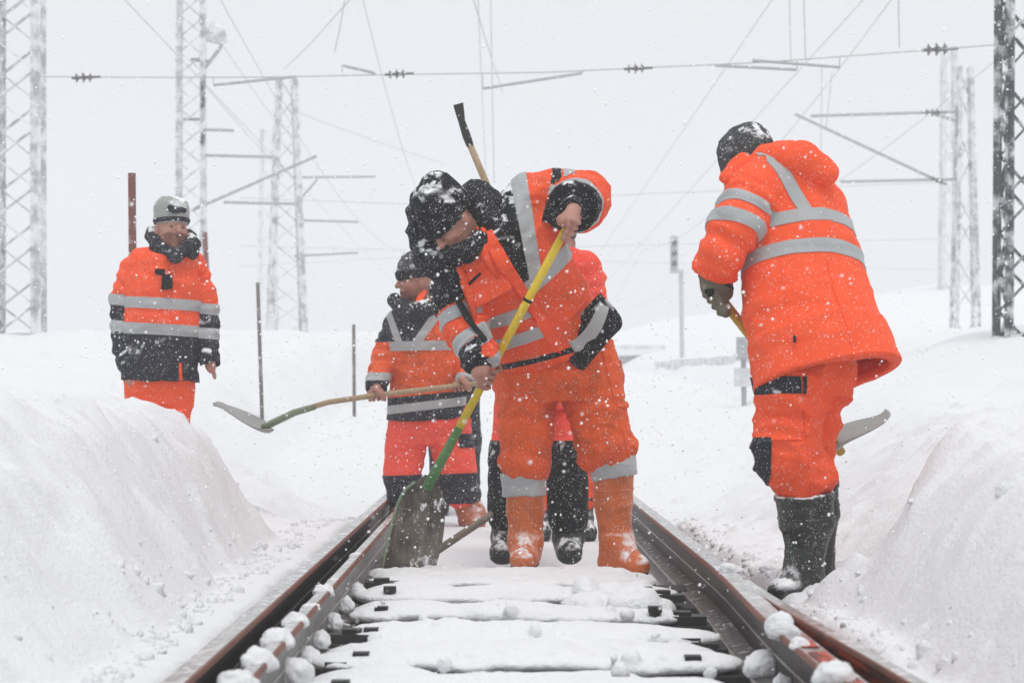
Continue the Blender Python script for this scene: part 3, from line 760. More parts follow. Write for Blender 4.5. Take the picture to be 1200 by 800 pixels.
for i, (px, py, w, d) in enumerate(L2):
    p = at_height(px, py, 0.030); k = p[1]/FPX; p[0] = max(-0.545, min(p[0], -0.49))
    lump(p, w*0.5*k, w*0.5*k, w*k*0.62, 'snow ball on the low ledge beside left rail, '+d, G2, i+20)
L3 = [(855, 668, 30, 0.16, 0.30, 'flat snow slab lying across the right rail near the black boots'), (915, 741, 38, 0.16, 0.60, 'tall snow lump at the start of the red stained right rail'),
      (936, 757, 24, 0.16, 0.45, 'small snow lump between two bigger ones on the right rail'), (977, 797, 50, 0.16, 0.48, 'widest snow lump on the right rail, at the picture bottom'),
      (893, 785, 42, 0.02, 0.55, 'round snow ball low beside the foot of the right rail'), (918, 806, 32, 0.02, 0.5, 'snow ball at the right rail foot, cut by the picture bottom')]
for i, (px, py, w, z, hh, d) in enumerate(L3):
    p = at_height(px, py, z); k = p[1]/FPX
    lump(p, w*0.5*k, w*0.45*k, w*k*hh, d, 'snow lumps on the right rail', i+40)

# ------------------------------------------------------------------ masts, posts, wires
def lattice(label, px, Y, wpx0, wpx1, ptop, mat, bay=0.62, pbase=None, leg=0.05, rot=0.15, group='lattice masts', depth=0.8, rungs=False, xbrace=True):
    s = FPX/Y; x0 = (px-CX)/s; w0, w1 = wpx0/s, wpx1/s; zb = gz(x0, Y)-0.25 if pbase is None else H-(pbase-HY)/s
    zt = H-(ptop-HY)/s; base = np.array([x0, Y, zb])
    t = empty('lattice_mast', base, label, 'mast', group)
    ca, sa = math.cos(rot), math.sin(rot)
    def cor(z, i, j):
        f = (z-zb)/(zt-zb); w = (w0+(w1-w0)*f)/2
        X, Yy = i*w, j*w*depth; return np.array([ca*X-sa*Yy, sa*X+ca*Yy, z-zb])
    for i, j in ((-1, -1), (1, -1), (1, 1), (-1, 1)):
        b = MB(); a, c = cor(zb, i, j), cor(zt, i, j); d = unit(c-a)
        b.bar(a, c, leg, leg*0.22); b.bar(a+np.array([i*leg*0.4, 0, 0]), c+np.array([i*leg*0.4, 0, 0]), leg*0.22, leg)
        b.build('leg', mat, t)
    nb = max(2, int(round((zt-zb)/bay))); zs = np.linspace(zb, zt, nb+1)
    for k in range(nb):
        for (i0, j0), (i1, j1) in (((-1, -1), (1, -1)), ((1, -1), (1, 1)), ((1, 1), (-1, 1)), ((-1, 1), (-1, -1))):
            z0, z1 = zs[k], zs[k+1]
            if k % 2: z0, z1 = z1, z0
            b = MB(); b.bar(cor(z0, i0, j0), cor(z1, i1, j1), leg*0.95, leg*0.16); b.build('brace', mat, t)
    return t, base
def part_tube(t, base, name, pts, r, mat, n=8):
    b = MB(); b.tube([np.asarray(p)-base for p in pts], r, n); return b.build(name, mat, t)
m1, b1_ = lattice('frosted lattice mast filling the left edge of the picture', 21, 26, 44, 42, -120, M['mast'], 0.36, 392, 0.105, 0.05)
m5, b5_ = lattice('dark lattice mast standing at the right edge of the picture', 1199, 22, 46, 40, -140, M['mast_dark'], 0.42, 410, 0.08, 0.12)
m2, b2_ = lattice('pale lattice mast with floodlight bracket above the pale-hatted man', 224, 38, 27, 24, -110, M['mast'], 0.34, None, 0.085, 0.1)
m3, b3_ = lattice('snow-crusted lattice mast with pointed top, left of centre', 336, 46, 38, 15, 92, M['mast'], 0.45, None, 0.11, 0.2)
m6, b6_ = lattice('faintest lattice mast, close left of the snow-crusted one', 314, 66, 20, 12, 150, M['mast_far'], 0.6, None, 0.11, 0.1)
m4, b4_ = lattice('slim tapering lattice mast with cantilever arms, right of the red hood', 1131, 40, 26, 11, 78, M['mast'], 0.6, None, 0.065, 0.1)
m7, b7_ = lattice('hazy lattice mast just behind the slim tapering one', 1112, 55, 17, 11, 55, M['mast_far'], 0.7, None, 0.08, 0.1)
def tubes(t, base, Y, rows, r, mat, name='cantilever_arm'):
    for x0, y0, x1, y1 in rows: part_tube(t, base, name, [pt(x0, y0, Y), pt(x1, y1, Y)], r, mat)
tubes(m4, b4_, 40, [(932, 134, 1108, 216), (950, 136, 1122, 131), (985, 213, 1122, 210), (1085, 131, 1122, 142)], 0.03, M['tube'])
tubes(m2, b2_, 38, [(226, 246, 371, 183), (262, 237, 348, 239), (238, 182, 320, 184), (238, 152, 274, 153), (215, 140, 238, 140)], 0.028, M['tube'])
tubes(m3, b3_, 46, [(345, 208, 440, 207), (345, 300, 420, 296), (350, 236, 372, 210), (345, 258, 420, 260)], 0.025, M['tube'])
def ring_insulator(t, base, p, axis, mat, sc=1.0, name='insulator'):
    b = MB(); a = unit(axis)*sc; p = np.asarray(p)-base; prof = [(-0.22, 0.02), (-0.16, 0.02), (-0.15, 0.075), (-0.11, 0.02), (-0.06, 0.025), (-0.05, 0.085), (-0.01, 0.025), (0.04, 0.025), (0.05, 0.08), (0.09, 0.02), (0.22, 0.018)]
    b.tube([p+a*q[0] for q in prof], [q[1]*sc for q in prof], 10); return b.build(name, mat, t)
# floodlight bracket at the top of the second mast
part_tube(m2, b2_, 'bracket', [pt(224, 70, 38), pt(246, 72, 38), pt(255, 60, 38)], 0.035, M['tube'])
part_tube(m2, b2_, 'bracket', [pt(234, 88, 38), pt(256, 60, 38), pt(262, 48, 38)], 0.03, M['tube'])
b = MB(); q = pt(258, 43, 38)-b2_; b.tube([q+np.array([-0.22, 0, 0.1]), q, q+np.array([0.12, -0.05, -0.12])], [0.2, 0.16, 0.05], 12); b.build('floodlight', M['mast'], m2)
for k in range(14):
    py = 40+k*15
    part_tube(m2, b2_, 'step_rung', [pt(205, py+1, 37.7), pt(214, py-1, 37.7)], 0.012, M['wire'], 6)
for dy in (98, 160, 118): ring_insulator(m2, b2_, pt(238, dy, 37.8), (0.2, 0, 1), M['insulator'], 0.7)
ring_insulator(m4, b4_, pt(1095, 132, 39.8), (1, 0, 0.0), M['insulator'], 1.0); ring_insulator(m4, b4_, pt(1100, 212, 39.8), (1, 0, -0.4), M['insulator'], 0.8)
# head-span wire across the tracks between the two nearest masts
Yh = 25.0
hs = empty('head_span', pt(600, 86, Yh), 'head-span wire with four dark insulators strung across the whole sky', 'overhead line'); hb = pt(600, 86, Yh)
part_tube(hs, hb, 'span_wire', [pt(44, 90, Yh), pt(200, 91, Yh), (pt(320, 90.5, Yh)), pt(440, 88, Yh), pt(640, 85, Yh), pt(748, 80, Yh), pt(900, 73, Yh), pt(1100, 58, Yh), pt(1190, 51, Yh-1)], 0.008, M['wire'])
for px, py in ((101, 91), (468, 87), (748, 80.5), (1102, 58)): ring_insulator(hs, hb, pt(px, py, Yh), (1, 0, 0.05), M['insulator'], 0.8 if px != 1102 else 1.0)
for x0, y0, x1, y1 in ((250, 100, 346, 90), (401, 77, 440, 86), (566, 104, 682, 86), (838, 77, 934, 82), (882, 71, 984, 79)):
    part_tube(hs, hb, 'registration_arm', [pt(x0, y0, Yh), pt(x1, y1, Yh)], 0.018, M['tube'])
    for xx, yy_ in ((x0, y0), (x1, y1)):
        ys_ = float(np.interp(xx, [44, 200, 320, 440, 640, 748, 900, 1100], [90, 91, 90.5, 88, 85, 80, 73, 58]))
        if abs(yy_-ys_) > 2: part_tube(hs, hb, 'hanger', [pt(xx, yy_, Yh), pt(xx, ys_, Yh)], 0.007, M['wire'], 6)
# longitudinal overhead wires; each hangs from supports along its own track
def owire(label, pts, r=0.0070, group='overhead wires along the tracks'):
    b = MB(); base = np.asarray(pts[0], float); b.tube([np.asarray(p)-base for p in pts], r, 6)
    o = b.build('overhead_wire', M['wire']); o.location = tuple(base); return tag(o, label, 'overhead wire', group)
def sagline(X, z, sag, ys, span=50.0, y_ref=25.0):
    return [np.array([X, y, z-sag*4*(((y-y_ref) % span)/span)*(1-((y-y_ref) % span)/span)]) for y in ys]
ysw = np.linspace(14, 118, 53)
for X, z, sag, lab in ((3.55, 5.97, 0.0, 'straight contact wire falling towards the middle, nearest left of the bent-over hooded worker'), (4.75, 5.97, 0.0, 'straight contact wire crossing just above the dark beanie'),
                       (5.15, 6.15, 0.9, 'sagging wire above the dark beanie, outermost on the right'), (-4.95, 5.97, 0.0, 'contact wire slanting from the top left towards the pale mast'),
                       (-3.7, 6.1, 0.8, 'sagging wire slanting down between the two pale masts'), (-2.0, 6.9, 1.3, 'sagging wire left of the middle, leaning the other way'), (-0.35, 7.2, 1.5, 'sagging wire hanging near the middle of the sky'), (7.6, 6.2, 0.6, 'wire slanting in the far right of the sky')):
    owire(lab, sagline(X, z, sag, ysw))
for (x0, y0, x1, y1, Ya, Yb, lab) in ((410, 0, 332, 82, 24, 38, 'thin stay wire from the top running down to the pointed mast'), (404, 0, 392, 62, 26, 26, 'short hanger wire dropping to the head-span at left centre'), (575, 0, 579, 215, 30, 30, 'long upright hanger wire rising above the bent worker'),
                                 (555, 0, 590, 110, 24, 40, 'hanger wire leaning beside the long upright hanger'), (338, 128, 520, 192, 44, 60, 'thin wire drooping right from the pointed mast'), (942, 0, 944, 70, 25, 25, 'hanger wire dropping to the head-span left of the right mast'),
                                 (1053, 0, 1054, 56, 25, 25, 'hanger wire dropping beside the rightmost insulator'), (963, 80, 962, 180, 36, 36, 'hanger wire below the registration arms'), (975, 84, 968, 150, 34, 34, 'second hanger wire below the registration arms'), (925, 0, 927, 72, 30, 30, 'faint hanger wire above the hooded worker'),
                                 (262, 55, 330, 150, 34, 46, 'stay wire between the floodlight and the pointed mast'), (240, 100, 330, 200, 36, 46, 'lower stay wire between the two pale masts')):
    owire(lab, [pt(x0, y0, Ya), (pt(x0, y0, Ya)+pt(x1, y1, Yb))/2-np.array([0, 0, 0.04]), pt(x1, y1, Yb)], 0.0075, 'thin hangers and stay wires')
# far head-spans, one behind the other
for (Y, y0, y1, y2, lab) in ((60, 232, 240, 214, 'faint far head-span wire at head height of the hatted man'), (75, 288, 294, 280, 'fainter head-span wire beyond it'), (90, 312, 300, 316, 'faintest head-span wire, lowest in the sky')):
    owire(lab, [pt(280, y0, Y), pt(500, y1, Y), pt(760, (y1+y2)/2, Y), pt(1100, y2, Y)], 0.012, 'far head-spans')
# stakes and posts in the snow
def stake(label, x0, y0, x1, Y, wpx, mat, name='snow_stake', group='stakes standing in the snow'):
    s = FPX/Y; top = pt(x0, y0, Y); bx = (x1-CX)/s; z = gz(bx, Y)-0.35; bot = np.array([bx, Y, z])
    b = MB(); r = wpx/s/2; b.tube([(0, 0, 0), (top-bot)*0.5, top-bot], [r, r, r*0.96], 12, True)
    o = b.build(name, mat, None, True); o.location = tuple(bot); o.data.polygons.foreach_set('use_smooth', [len(p.vertices) == 4 for p in o.data.polygons])
    return tag(o, label, 'stake', group)
stake('thick rust-red pole standing behind the pale-hatted man\'s shoulder', 154.5, 203, 158, 12.6, 9.5, M['pole_red'])
stake('thin rust-red stake at the right side of the pale-hatted man', 240, 272, 248, 26.0, 6.0, M['pole_red'])
stake('grey stake leaning slightly in front of the snow-crusted mast', 302, 331, 309, 17.0, 4.5, M['pole_grey'])
stake('short thin stake above the long wooden shovel shaft', 414.5, 380, 415.5, 20.0, 4.0, M['pole_grey'])
# signal
sgY = 46; sb = pt(800, 452, sgY); sg = empty('signal_post', sb, 'faint railway signal on a thin post, left of the gloved hand', 'signal')
M['sig'] = plain('hazed_signal_grey', (0.55, 0.56, 0.57), 0.7)  # pale grey with haze fade put into the colour, no snow layer
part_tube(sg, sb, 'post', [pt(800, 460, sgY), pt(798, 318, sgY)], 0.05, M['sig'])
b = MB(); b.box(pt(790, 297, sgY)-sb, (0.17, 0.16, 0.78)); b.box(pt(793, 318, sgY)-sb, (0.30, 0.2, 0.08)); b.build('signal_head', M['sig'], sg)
for k in range(3):
    b = MB(); q = pt(790, 285+12*k, sgY-0.1)-sb; b.tube([q, q+np.array([0, -0.12, 0])], 0.06, 12); b.build('lamp_hood', M['insulator'], sg)
# low wall and cabin beyond, cabinet beside the hooded worker
cY = 58; cb = pt(742, 448, cY); cab = empty('trackside_cabin', cb, 'hazy grey cabin with snow on its flat roof, far down the track', 'cabin')
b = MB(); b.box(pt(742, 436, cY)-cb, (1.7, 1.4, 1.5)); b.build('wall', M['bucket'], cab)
b = MB(); b.box(pt(742, 413, cY)-cb, (1.9, 1.6, 0.16), jit=0.02); b.build('roof', M['snow'], cab)
b = MB(); b.box(pt(734, 432, cY)-cb+np.array([0, -0.71, 0]), (0.5, 0.03, 1.0)); b.build('door', M['tube'], cab)
wall = MB(); a = pt(775, 452, 46); c = pt(900, 452, 34)
wb = (a+c)/2
for k in range(12):
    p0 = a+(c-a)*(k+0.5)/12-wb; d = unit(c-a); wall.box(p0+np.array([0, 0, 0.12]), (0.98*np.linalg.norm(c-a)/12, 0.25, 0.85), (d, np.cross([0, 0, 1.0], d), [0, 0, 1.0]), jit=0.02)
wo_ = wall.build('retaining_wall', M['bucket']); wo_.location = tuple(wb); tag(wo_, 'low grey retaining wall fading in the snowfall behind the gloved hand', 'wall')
kb = pt(872, 462, 24); kabi = empty('trackside_cabinet', kb, 'small grey post cabinet half hidden by the hooded worker', 'cabinet')
b = MB(); b.box(pt(871, 408, 24)-kb, (0.15, 0.14, 0.26)); b.build('box', M['tube'], kabi)
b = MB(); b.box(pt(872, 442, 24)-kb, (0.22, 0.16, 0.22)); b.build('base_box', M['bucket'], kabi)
part_tube(kabi, kb, 'post', [pt(872, 480, 24), pt(871, 400, 24)], 0.03, M['tube'])

# ------------------------------------------------------------------ haze: the snow-filled air
def closed_box(name, lo, hi, mat):
    b = MB(); lo, hi = np.array(lo, float), np.array(hi, float); b.box((lo+hi)/2, hi-lo); return b.build(name, mat)
hm = bpy.data.materials.new('haze_air'); hm.use_nodes = True; t_ = hm.node_tree; t_.nodes.clear()
pv = t_.nodes.new('ShaderNodeVolumePrincipled'); pv.inputs['Density'].default_value = 0.0048; pv.inputs['Color'].default_value = (0.97, 0.98, 1.0, 1); pv.inputs['Anisotropy'].default_value = 0.0
om = t_.nodes.new('ShaderNodeOutputMaterial'); t_.links.new(pv.outputs[0], om.inputs['Volume'])
HAZE = (-66, -9, -1.6), (66, 146, 16.0)
# ------------------------------------------------------------------ snow cushions on the sleepers and clods in the bays between them
def track_snow():
    R2 = np.random.default_rng(5); pr = []
    sq = lambda f: (UPZ0, f)
    def bar(y0, x0, x1, ry, f, zc, wob=0.025):
        n = max(3, int((x1-x0)/0.13)); xs = np.linspace(x0, x1, n)
        P = [np.array([x, y0+R2.normal(0, wob), zc+R2.normal(0, 0.008)]) for x in xs]
        rr = [ry*R2.uniform(0.82, 1.15) for _ in xs]
        for i in range(n-1): pr.append(Cone(P[i], P[i+1], rr[i], rr[i+1], 0.04, squash=sq(f)))
    for j, y0 in enumerate(SLEEPERS):
        near = y0 < 5.6
        x = -0.43+R2.uniform(0, 0.05); xe = 0.57-R2.uniform(0, 0.10)
        bar(y0+0.01, x, xe, 0.125, 0.24 if not near else 0.34, 0.026, 0.010)
        for k in range(5): pr.append(Ell([R2.uniform(-0.36, 0.42), y0+R2.uniform(-0.04, 0.08), 0.035], [R2.uniform(0.07, 0.18), R2.uniform(0.05, 0.09), R2.uniform(0.018, 0.035)], None, 0.04))
        # the bay behind this sleeper: filled in places, dark under the next sleeper's edge where it is not
        yb = y0+0.33; x = -0.40
        while x < 0.46:
            w = R2.uniform(0.10, 0.30)
            hi = R2.random() < (0.62 if near else 0.45)
            bar(yb+(0.03 if hi else -0.05), x, min(x+w, 0.50), 0.15 if hi else 0.11, 0.36, -0.022 if hi else -0.085, 0.02)
            x += w+R2.uniform(-0.03, 0.08)
    # crumbly heap by the right rail, and the crisp step the diggers left
    for k in range(16): pr.append(Ell([R2.uniform(0.30, 0.56), R2.uniform(7.15, 7.65), R2.uniform(-0.02, 0.05)], R2.uniform(0.04, 0.10, 3)*[1, 1, 0.8], None, 0.015))
    for k in range(40):
        pr.append(Ell([R2.uniform(-0.44, 0.58), R2.uniform(4.5, 8.8), R2.uniform(0.03, 0.06)], np.full(3, R2.uniform(0.010, 0.026)), None, 0.008))
    bar(8.70, -0.47, 0.47, 0.13, 0.5, -0.02, 0.01); bar(8.62, -0.45, 0.30, 0.09, 0.6, -0.03, 0.02)
    edge = [Slab([0, 8.9, 0.30], UPZ0, 0.262, 1.2)]
    def disp(P):
        a = fbm(P, 7.0, 3, 3.0)-0.5; b_ = fbm(P, 22.0, 3, 8.0)-0.5; c = fbm(P, 60.0, 2, 5.0)-0.5
        return 0.022*a+0.024*b_+0.010*c
    V, T = mesh_sdf(pr, 0.0085, edge, disp, 0)
    keep = [c for c in components(T, len(V), 60)]
    link('track_snow', mesh_data('track_snow', V, [np.vstack(keep)], M['snow']), kind='structure')
UPZ0 = np.array([0, 0, 1.0])
track_snow()
# ------------------------------------------------------------------ loose clods along the foot of the banks
def crumbs():
    R2 = np.random.default_rng(9); V0, T0 = ICO2; Vs, Ts, k = [], [], 0
    for i in range(1300):
        s = 1 if R2.random() < 0.5 else -1
        y = R2.uniform(4.3, 13.0); x = s*(0.92+abs(R2.normal(0, 0.12))) if R2.random() < 0.93 else s*R2.uniform(1.0, 1.5)
        if s > 0 and abs(x-1.02) < 0.12 and abs(y-7.3) < 0.25: continue
        r = 0.004+0.019*R2.random()**3.5
        V = V0*r*R2.uniform(0.6, 1.2, 3); V = V*(1+1.0*(vnoise(V0*1.7+i, 1.0)-0.5))[:, None]
        Vs.append(V+np.array([x, y, gz(x, y)+r*0.05])); Ts.append(T0+k); k += len(V0)
    tag(link('snow_crumbs', mesh_data('snow_crumbs', np.vstack(Vs), [np.vstack(Ts)], M['snow'])), 'loose snow crumbs scattered at the foot of the banks', None, None, 'stuff')
crumbs()
# ------------------------------------------------------------------ people
UPZ = np.array([0, 0, 1.0])
def person(label, foot):
    base = np.asarray(foot, float)
    return empty('person', base, label, 'person', 'track workers in high-visibility clothing'), base
def body(t, base, prims, subs, eyes, h, beard=None):
    V, T = mesh_sdf(prims, h, subs, None, 1); Nn = vnormals(V, T); bt = None
    if beard is not None:
        V, Nn, bt, T = clip(V, Nn, T, beard(V)+1e-7)
    b = piece('body', V, Nn, T, M['skin'], t, base, 0, 0)
    if bt is not None and len(bt) > 4: piece('beard', V, Nn, bt, M['stubble'], b, base, 0.001, 0.006)
    for e in eyes:
        V2, T2 = ICO2; link('eye', mesh_data('eye', V2*0.0098+np.asarray(e)-base, [T2], M['eye']), b)
    return b
def boot(t, base, top, ankle, toe, rt, ra, mat, h=0.007, rf=0.052, heel=0.05, cuff=None, rim=True):
    """top, ankle, toe: world points; a rubber boot with shaft, foot and sole"""
    top, ankle, toe = (np.asarray(x, float) for x in (top, ankle, toe))
    d = toe-ankle; d[2] = 0; d = unit(d); side = np.cross(d, UPZ); sole = toe[2]-rf
    mid = (top+ankle)/2+0.012*(-d)
    hl = np.array([ankle[0], ankle[1], sole+rf])-d*heel*0.6
    pr = [Cone(top, mid, rt, rt*0.93, 0.01, True), Cone(mid, ankle, rt*0.93, ra, 0.02, fold=((0.003, 0.85, 0.2, 0.05, 3.0),)), Cone(ankle, hl+UPZ*0.015, ra, ra*0.86, 0.03),
          Cone(hl, toe-d*0.03, rf*1.0, rf*1.05, 0.03, squash=(UPZ, 0.86)), Cone(ankle+d*0.02, toe-d*0.05, ra*0.8, rf*0.92, 0.04)]
    subs = [Slab(np.array([toe[0], toe[1], sole-0.2]), UPZ, 0.2, 1.0), Cone(top+(top-ankle)*0.02, top-unit(top-ankle)*0.05, rt-0.012, rt-0.014, 0.0, True)]
    regs = [('sole', lambda V: (sole+0.028)-V[:, 2], M['sole'], 0.004)]
    if rim: 
        ax = unit(top-ankle); regs.append(('boot_rim', lambda V: 0.012-np.abs((V-top)@ax+0.013), mat, 0.005))
        regs.append(('boot_seam', lambda V: 0.004-np.abs((V-top)@ax+0.09), mat, 0.003))
    return garment('boot', pr, h, mat, t, base, regs, subs, fold_disp(0.0022, (7, 7, 12), 5.0))

# ============================================================ worker bending in front, both hands on the yellow shovel
def worker_front():
    Y0 = 9.0
    q = lambda px, py, dy=0.0: pt(px, py, Y0+dy)
    k = Y0/FPX
    foot = q(655, 664, 0); foot[2] = -0.05
    t, base = person('man bending forward in the middle of the track gripping a yellow-shafted shovel', foot)
    # --- jacket
    st = [(q(648, 414, 0.0), (1, 0.1, 0.02), 66*k, 48*k), (q(643, 396, -0.01), (1, 0.08, 0.10), 67*k, 49*k), (q(624, 360, -0.08), (0.93, 0.02, 0.34), 67*k, 50*k), (q(603, 322, -0.16), (0.80, 0.0, 0.58), 69*k, 50*k),
          (q(585, 287, -0.24), (0.74, 0.0, 0.66), 62*k, 46*k), (q(572, 266, -0.28), (0.74, 0.0, 0.66), 44*k, 36*k)]
    tor = Loft(st, 0.03)
    shL = [q(628, 240, -0.18), q(652, 231, -0.08), q(687, 231, 0.02), q(680, 238, -0.20), q(671, 243, -0.36)]
    slL = chain(shL[:3], [33*k, 29*k, 26.5*k], 0.05, fold=((0.010, 0.95, 0.6, 0.05, 1.0),))+chain(shL[2:], [28*k, 29*k, 28.5*k], 0.03, fold=((0.007, 0.2, 0.5, 0.05, 2.0),))
    slL[-1].flat = True
    shR = [q(541, 322, -0.26), q(534, 352, -0.27), q(546, 384, -0.31), q(559, 411, -0.40), q(565, 428, -0.44)]
    slR = chain(shR[:3], [27*k, 24*k, 23*k], 0.04, fold=((0.008, 0.9, 0.5, 0.045, 4.0),))+chain(shR[2:], [23.5*k, 20*k, 18*k], 0.025, fold=((0.010, 0.25, 0.45, 0.04, 7.0),))
    slR[-1].flat = True
    prims = [tor, Cone(q(566, 288, -0.3), q(618, 242, -0.2), 30*k, 32*k, 0.05), Cone(q(560, 296, -0.28), q(540, 318, -0.27), 28*k, 28*k, 0.05)]+slL+slR
    C = lambda px, py: tor.uv(np.array([q(px, py, -0.2)]))
    def tfun(V): return tor.uv(V)[0]
    isL = lambda V: np.minimum(gdist(prims[:2], V)-gdist(slL, V)+0.0, (V[:, 0]-q(640, 230)[0])*3)
    isR = lambda V: np.minimum(gdist([prims[0], prims[2]], V)-gdist(slR, V)-0.006, (q(560, 0)[0]-V[:, 0])*3+0.06)
    aL = lambda V: arclen(V, shL); aR = lambda V: arclen(V, shR)
    def band(f, a, b): return lambda V: np.minimum(f(V)-a, b-f(V))
    LT = np.cumsum([0]+[np.linalg.norm(shL[i+1]-shL[i]) for i in range(4)]); RT = np.cumsum([0]+[np.linalg.norm(shR[i+1]-shR[i]) for i in range(4)])
    torso = fNot(fOr(isL, isR))
    X = lambda V: tor.uv(V)[1]; Yf = lambda V: tor.uv(V)[2]
    plane = lambda p0, p1, dy=-0.35: (q(*p0, dy), unit(np.cross(q(*p1, dy)-q(*p0, dy), [0.0, 1.0, 0.25])))    # cut through a front line, running back through the torso
    def side(p0, p1):
        c, n = plane(p0, p1); return lambda V: (V-c)@n
    # vertical reflective brace on his left chest and the black yoke beside it
    v_in, v_out = side((596, 200), (621, 330)), side((616, 200), (636, 330))
    z_in, z_out = side((556, 262), (650, 420)), side((572, 258), (661, 416))
    h_up = side((604, 340), (672, 284)); h_lo = side((618, 352), (684, 298))
    rA_up, rA_lo = side((560, 381), (620, 360)), side((560, 398), (622, 377))
    rB_up, rB_lo = side((570, 413), (650, 380)), side((574, 428), (656, 394))
    sg = lambda f, px, py: (1 if f(np.array([q(px, py, -0.35)]))[0] > 0 else -1)
    def S(f, px, py):
        s = sg(f, px, py); return lambda V: s*f(V)
    frontish = lambda V: Yf(V)+0.25
    zl = S(z_in, 540, 340); zr = S(z_out, 660, 330)
    zbetween = fAnd(fNot(zl), fNot(zr))
    brace = fAnd(torso, S(v_in, 640, 260), S(v_out, 560, 260), S(h_lo, 600, 250))
    yokeL = fAnd(torso, zr, S(v_in, 560, 260), S(h_up, 600, 250))
    hbandL = fAnd(torso, zr, S(h_up, 660, 380), S(h_lo, 600, 250), lambda V: X(V)+0.2)
    hbandR = fAnd(torso, zl, S(rA_up, 600, 420), S(rA_lo, 560, 300), frontish)
    hbandR2 = fAnd(torso, zl, S(rB_up, 620, 440), S(rB_lo, 580, 340), frontish)
    cx_ = side((514, 318), (566, 408)); yokeR = fAnd(fNot(isR), S(cx_, 500, 360), S(side((520, 372), (580, 372)), 540, 330))
    blackSR = fAnd(isR, lambda V: 0.155-aR(V))
    armh = side((650, 206), (664, 290)); armh2 = side((657, 198), (668, 290))
    notcuff = fNot(fAnd(isL, lambda V: aL(V)-LT[3]*0.55-LT[2]*0.45))
    hem = lambda V: 0.012-np.abs(tfun(V)-0.016)
    regs = [('cuff', fAnd(isR, lambda V: aR(V)-RT[3]-0.0), M['black'], 0.002), ('cuff', fAnd(isL, lambda V: aL(V)-RT[4]*0-LT[4]+0.035), M['black'], 0.002),
            ('reflective_stripe', fAnd(isR, band(aR, 0.165, 0.222)), M['reflective'], 0.004), ('reflective_stripe', fAnd(isR, band(aR, RT[3]-0.062, RT[3]-0.002)), M['reflective'], 0.004),
            ('black_panel', blackSR, M['black_snowy'], 0.001),
            ('reflective_stripe', fAnd(isL, band(aL, LT[4]-0.085, LT[4]-0.037)), M['reflective'], 0.004), ('reflective_stripe', fAnd(S(side((662, 200), (661, 240)), 690, 220), S(side((678, 200), (672, 232)), 640, 220), lambda V: V[:, 2]-q(0, 262)[2], notcuff), M['reflective'], 0.004),
            ('black_panel', fAnd(S(side((650, 202), (641, 236)), 690, 220), S(side((660, 200), (658, 240)), 640, 220), lambda V: V[:, 2]-q(0, 268)[2], notcuff), M['black'], 0.001),
            ('reflective_stripe', brace, M['reflective'], 0.004), ('reflective_stripe', hbandL, M['reflective'], 0.004), ('reflective_stripe', hbandR, M['reflective'], 0.004), ('reflective_stripe', hbandR2, M['reflective'], 0.004),
            ('black_panel', yokeL, M['black_snowy'], 0.001), ('black_panel', yokeR, M['black_snowy'], 0.001), ('black_hem', fAnd(torso, hem), M['black'], 0.003), ('zip_placket', fAnd(torso, zbetween, frontish), M['orange'], 0.007)]
    subsJ = [Cone(shL[-1], shL[-1]+(shL[-2]-shL[-1])*0.35, 20*k, 15*k, 0, True), Cone(shR[-1], shR[-1]+(shR[-2]-shR[-1])*0.5, 14*k, 12*k, 0, True)]
    jk = garment('jacket', prims, 0.0068, M['orange_worn'], t, base, regs, subsJ, fold_disp(0.013, (5, 5, 11), 2.0, extra=lambda P: 0.005*(vnoise(P, 22.0, 3)-0.5)))
    garment('knit_cuff', [Cone(q(680, 238, -0.24), q(668, 247, -0.44), 17*k, 13.5*k, 0.0, True)], 0.006, M['black'], jk, base, (), (), fold_disp(0.004, (20, 20, 20), 3.0))
    garment('knit_cuff', [Cone(q(559, 412, -0.40), q(564, 434, -0.45), 16*k, 12*k, 0.0, True)], 0.006, M['black'], jk, base)
    # chest pocket with a dark zip, collar points, strap and buckle
    pa = q(566, 318, -0.355); ux = unit(q(602, 300, -0.36)-q(560, 322, -0.36)); uy = unit(np.cross(ux, [0.1, 1, 0.15])); 
    if uy[2] > 0: uy = -uy
    nz = np.cross(ux, uy); nz = -nz if nz[1] > 0 else nz
    def pad(name, c, w, hgt, th, mat, parent=jk, ax=None, hh=0.005, r=0.01):
        A = (ux, uy, nz) if ax is None else ax
        c = np.asarray(c); p = Ell(c, (w/2, hgt/2, th), A, 0); p.dist = (lambda P, c=c, A=np.array(A), b=np.array([w/2-r, hgt/2-r, max(th-r*0.5, 0.001)]): np.sqrt((np.maximum(np.abs((P-c)@A.T)-b, 0)**2).sum(-1))-r*0.75)
        V, T = mesh_sdf([p], hh, (), None, 1); Nn = vnormals(V, T); return piece(name, V, Nn, T, mat, parent, base, 0, 0)
    def surf(px, py, dy0=-0.75):                                   # first point of the jacket met from the front
        ys = np.arange(dy0, 0.3, 0.004); P = np.array([q(px, py, a) for a in ys]); d = gdist(prims, P); i = np.argmax(d < 0.004); return P[i]
    pad('pocket', surf(568, 330)+nz*0.004, 50*k, 46*k, 0.016, M['orange'])
    for (x0, y0, x1, y1) in ((546, 336, 563, 320), (576, 346, 584, 338)):
        b = MB(); b.tube([surf(x0, y0)+nz*0.022, surf((x0+x1)/2, (y0+y1)/2)+nz*0.026, surf(x1, y1)+nz*0.022], 0.006, 6); b.build('pocket_zip', M['strap'], jk, base=base)
    b = MB(); b.tube([surf(x, y)+nz*0.012 for x, y in ((534, 347), (548, 372), (566, 397), (586, 414))], [0.012, 0.016, 0.016, 0.014], 6); b.build('strap', M['strap'], jk, base=base)
    pad('reflective_tab', surf(566, 389)+nz*0.016, 15*k, 22*k, 0.006, M['reflective'], r=0.004)
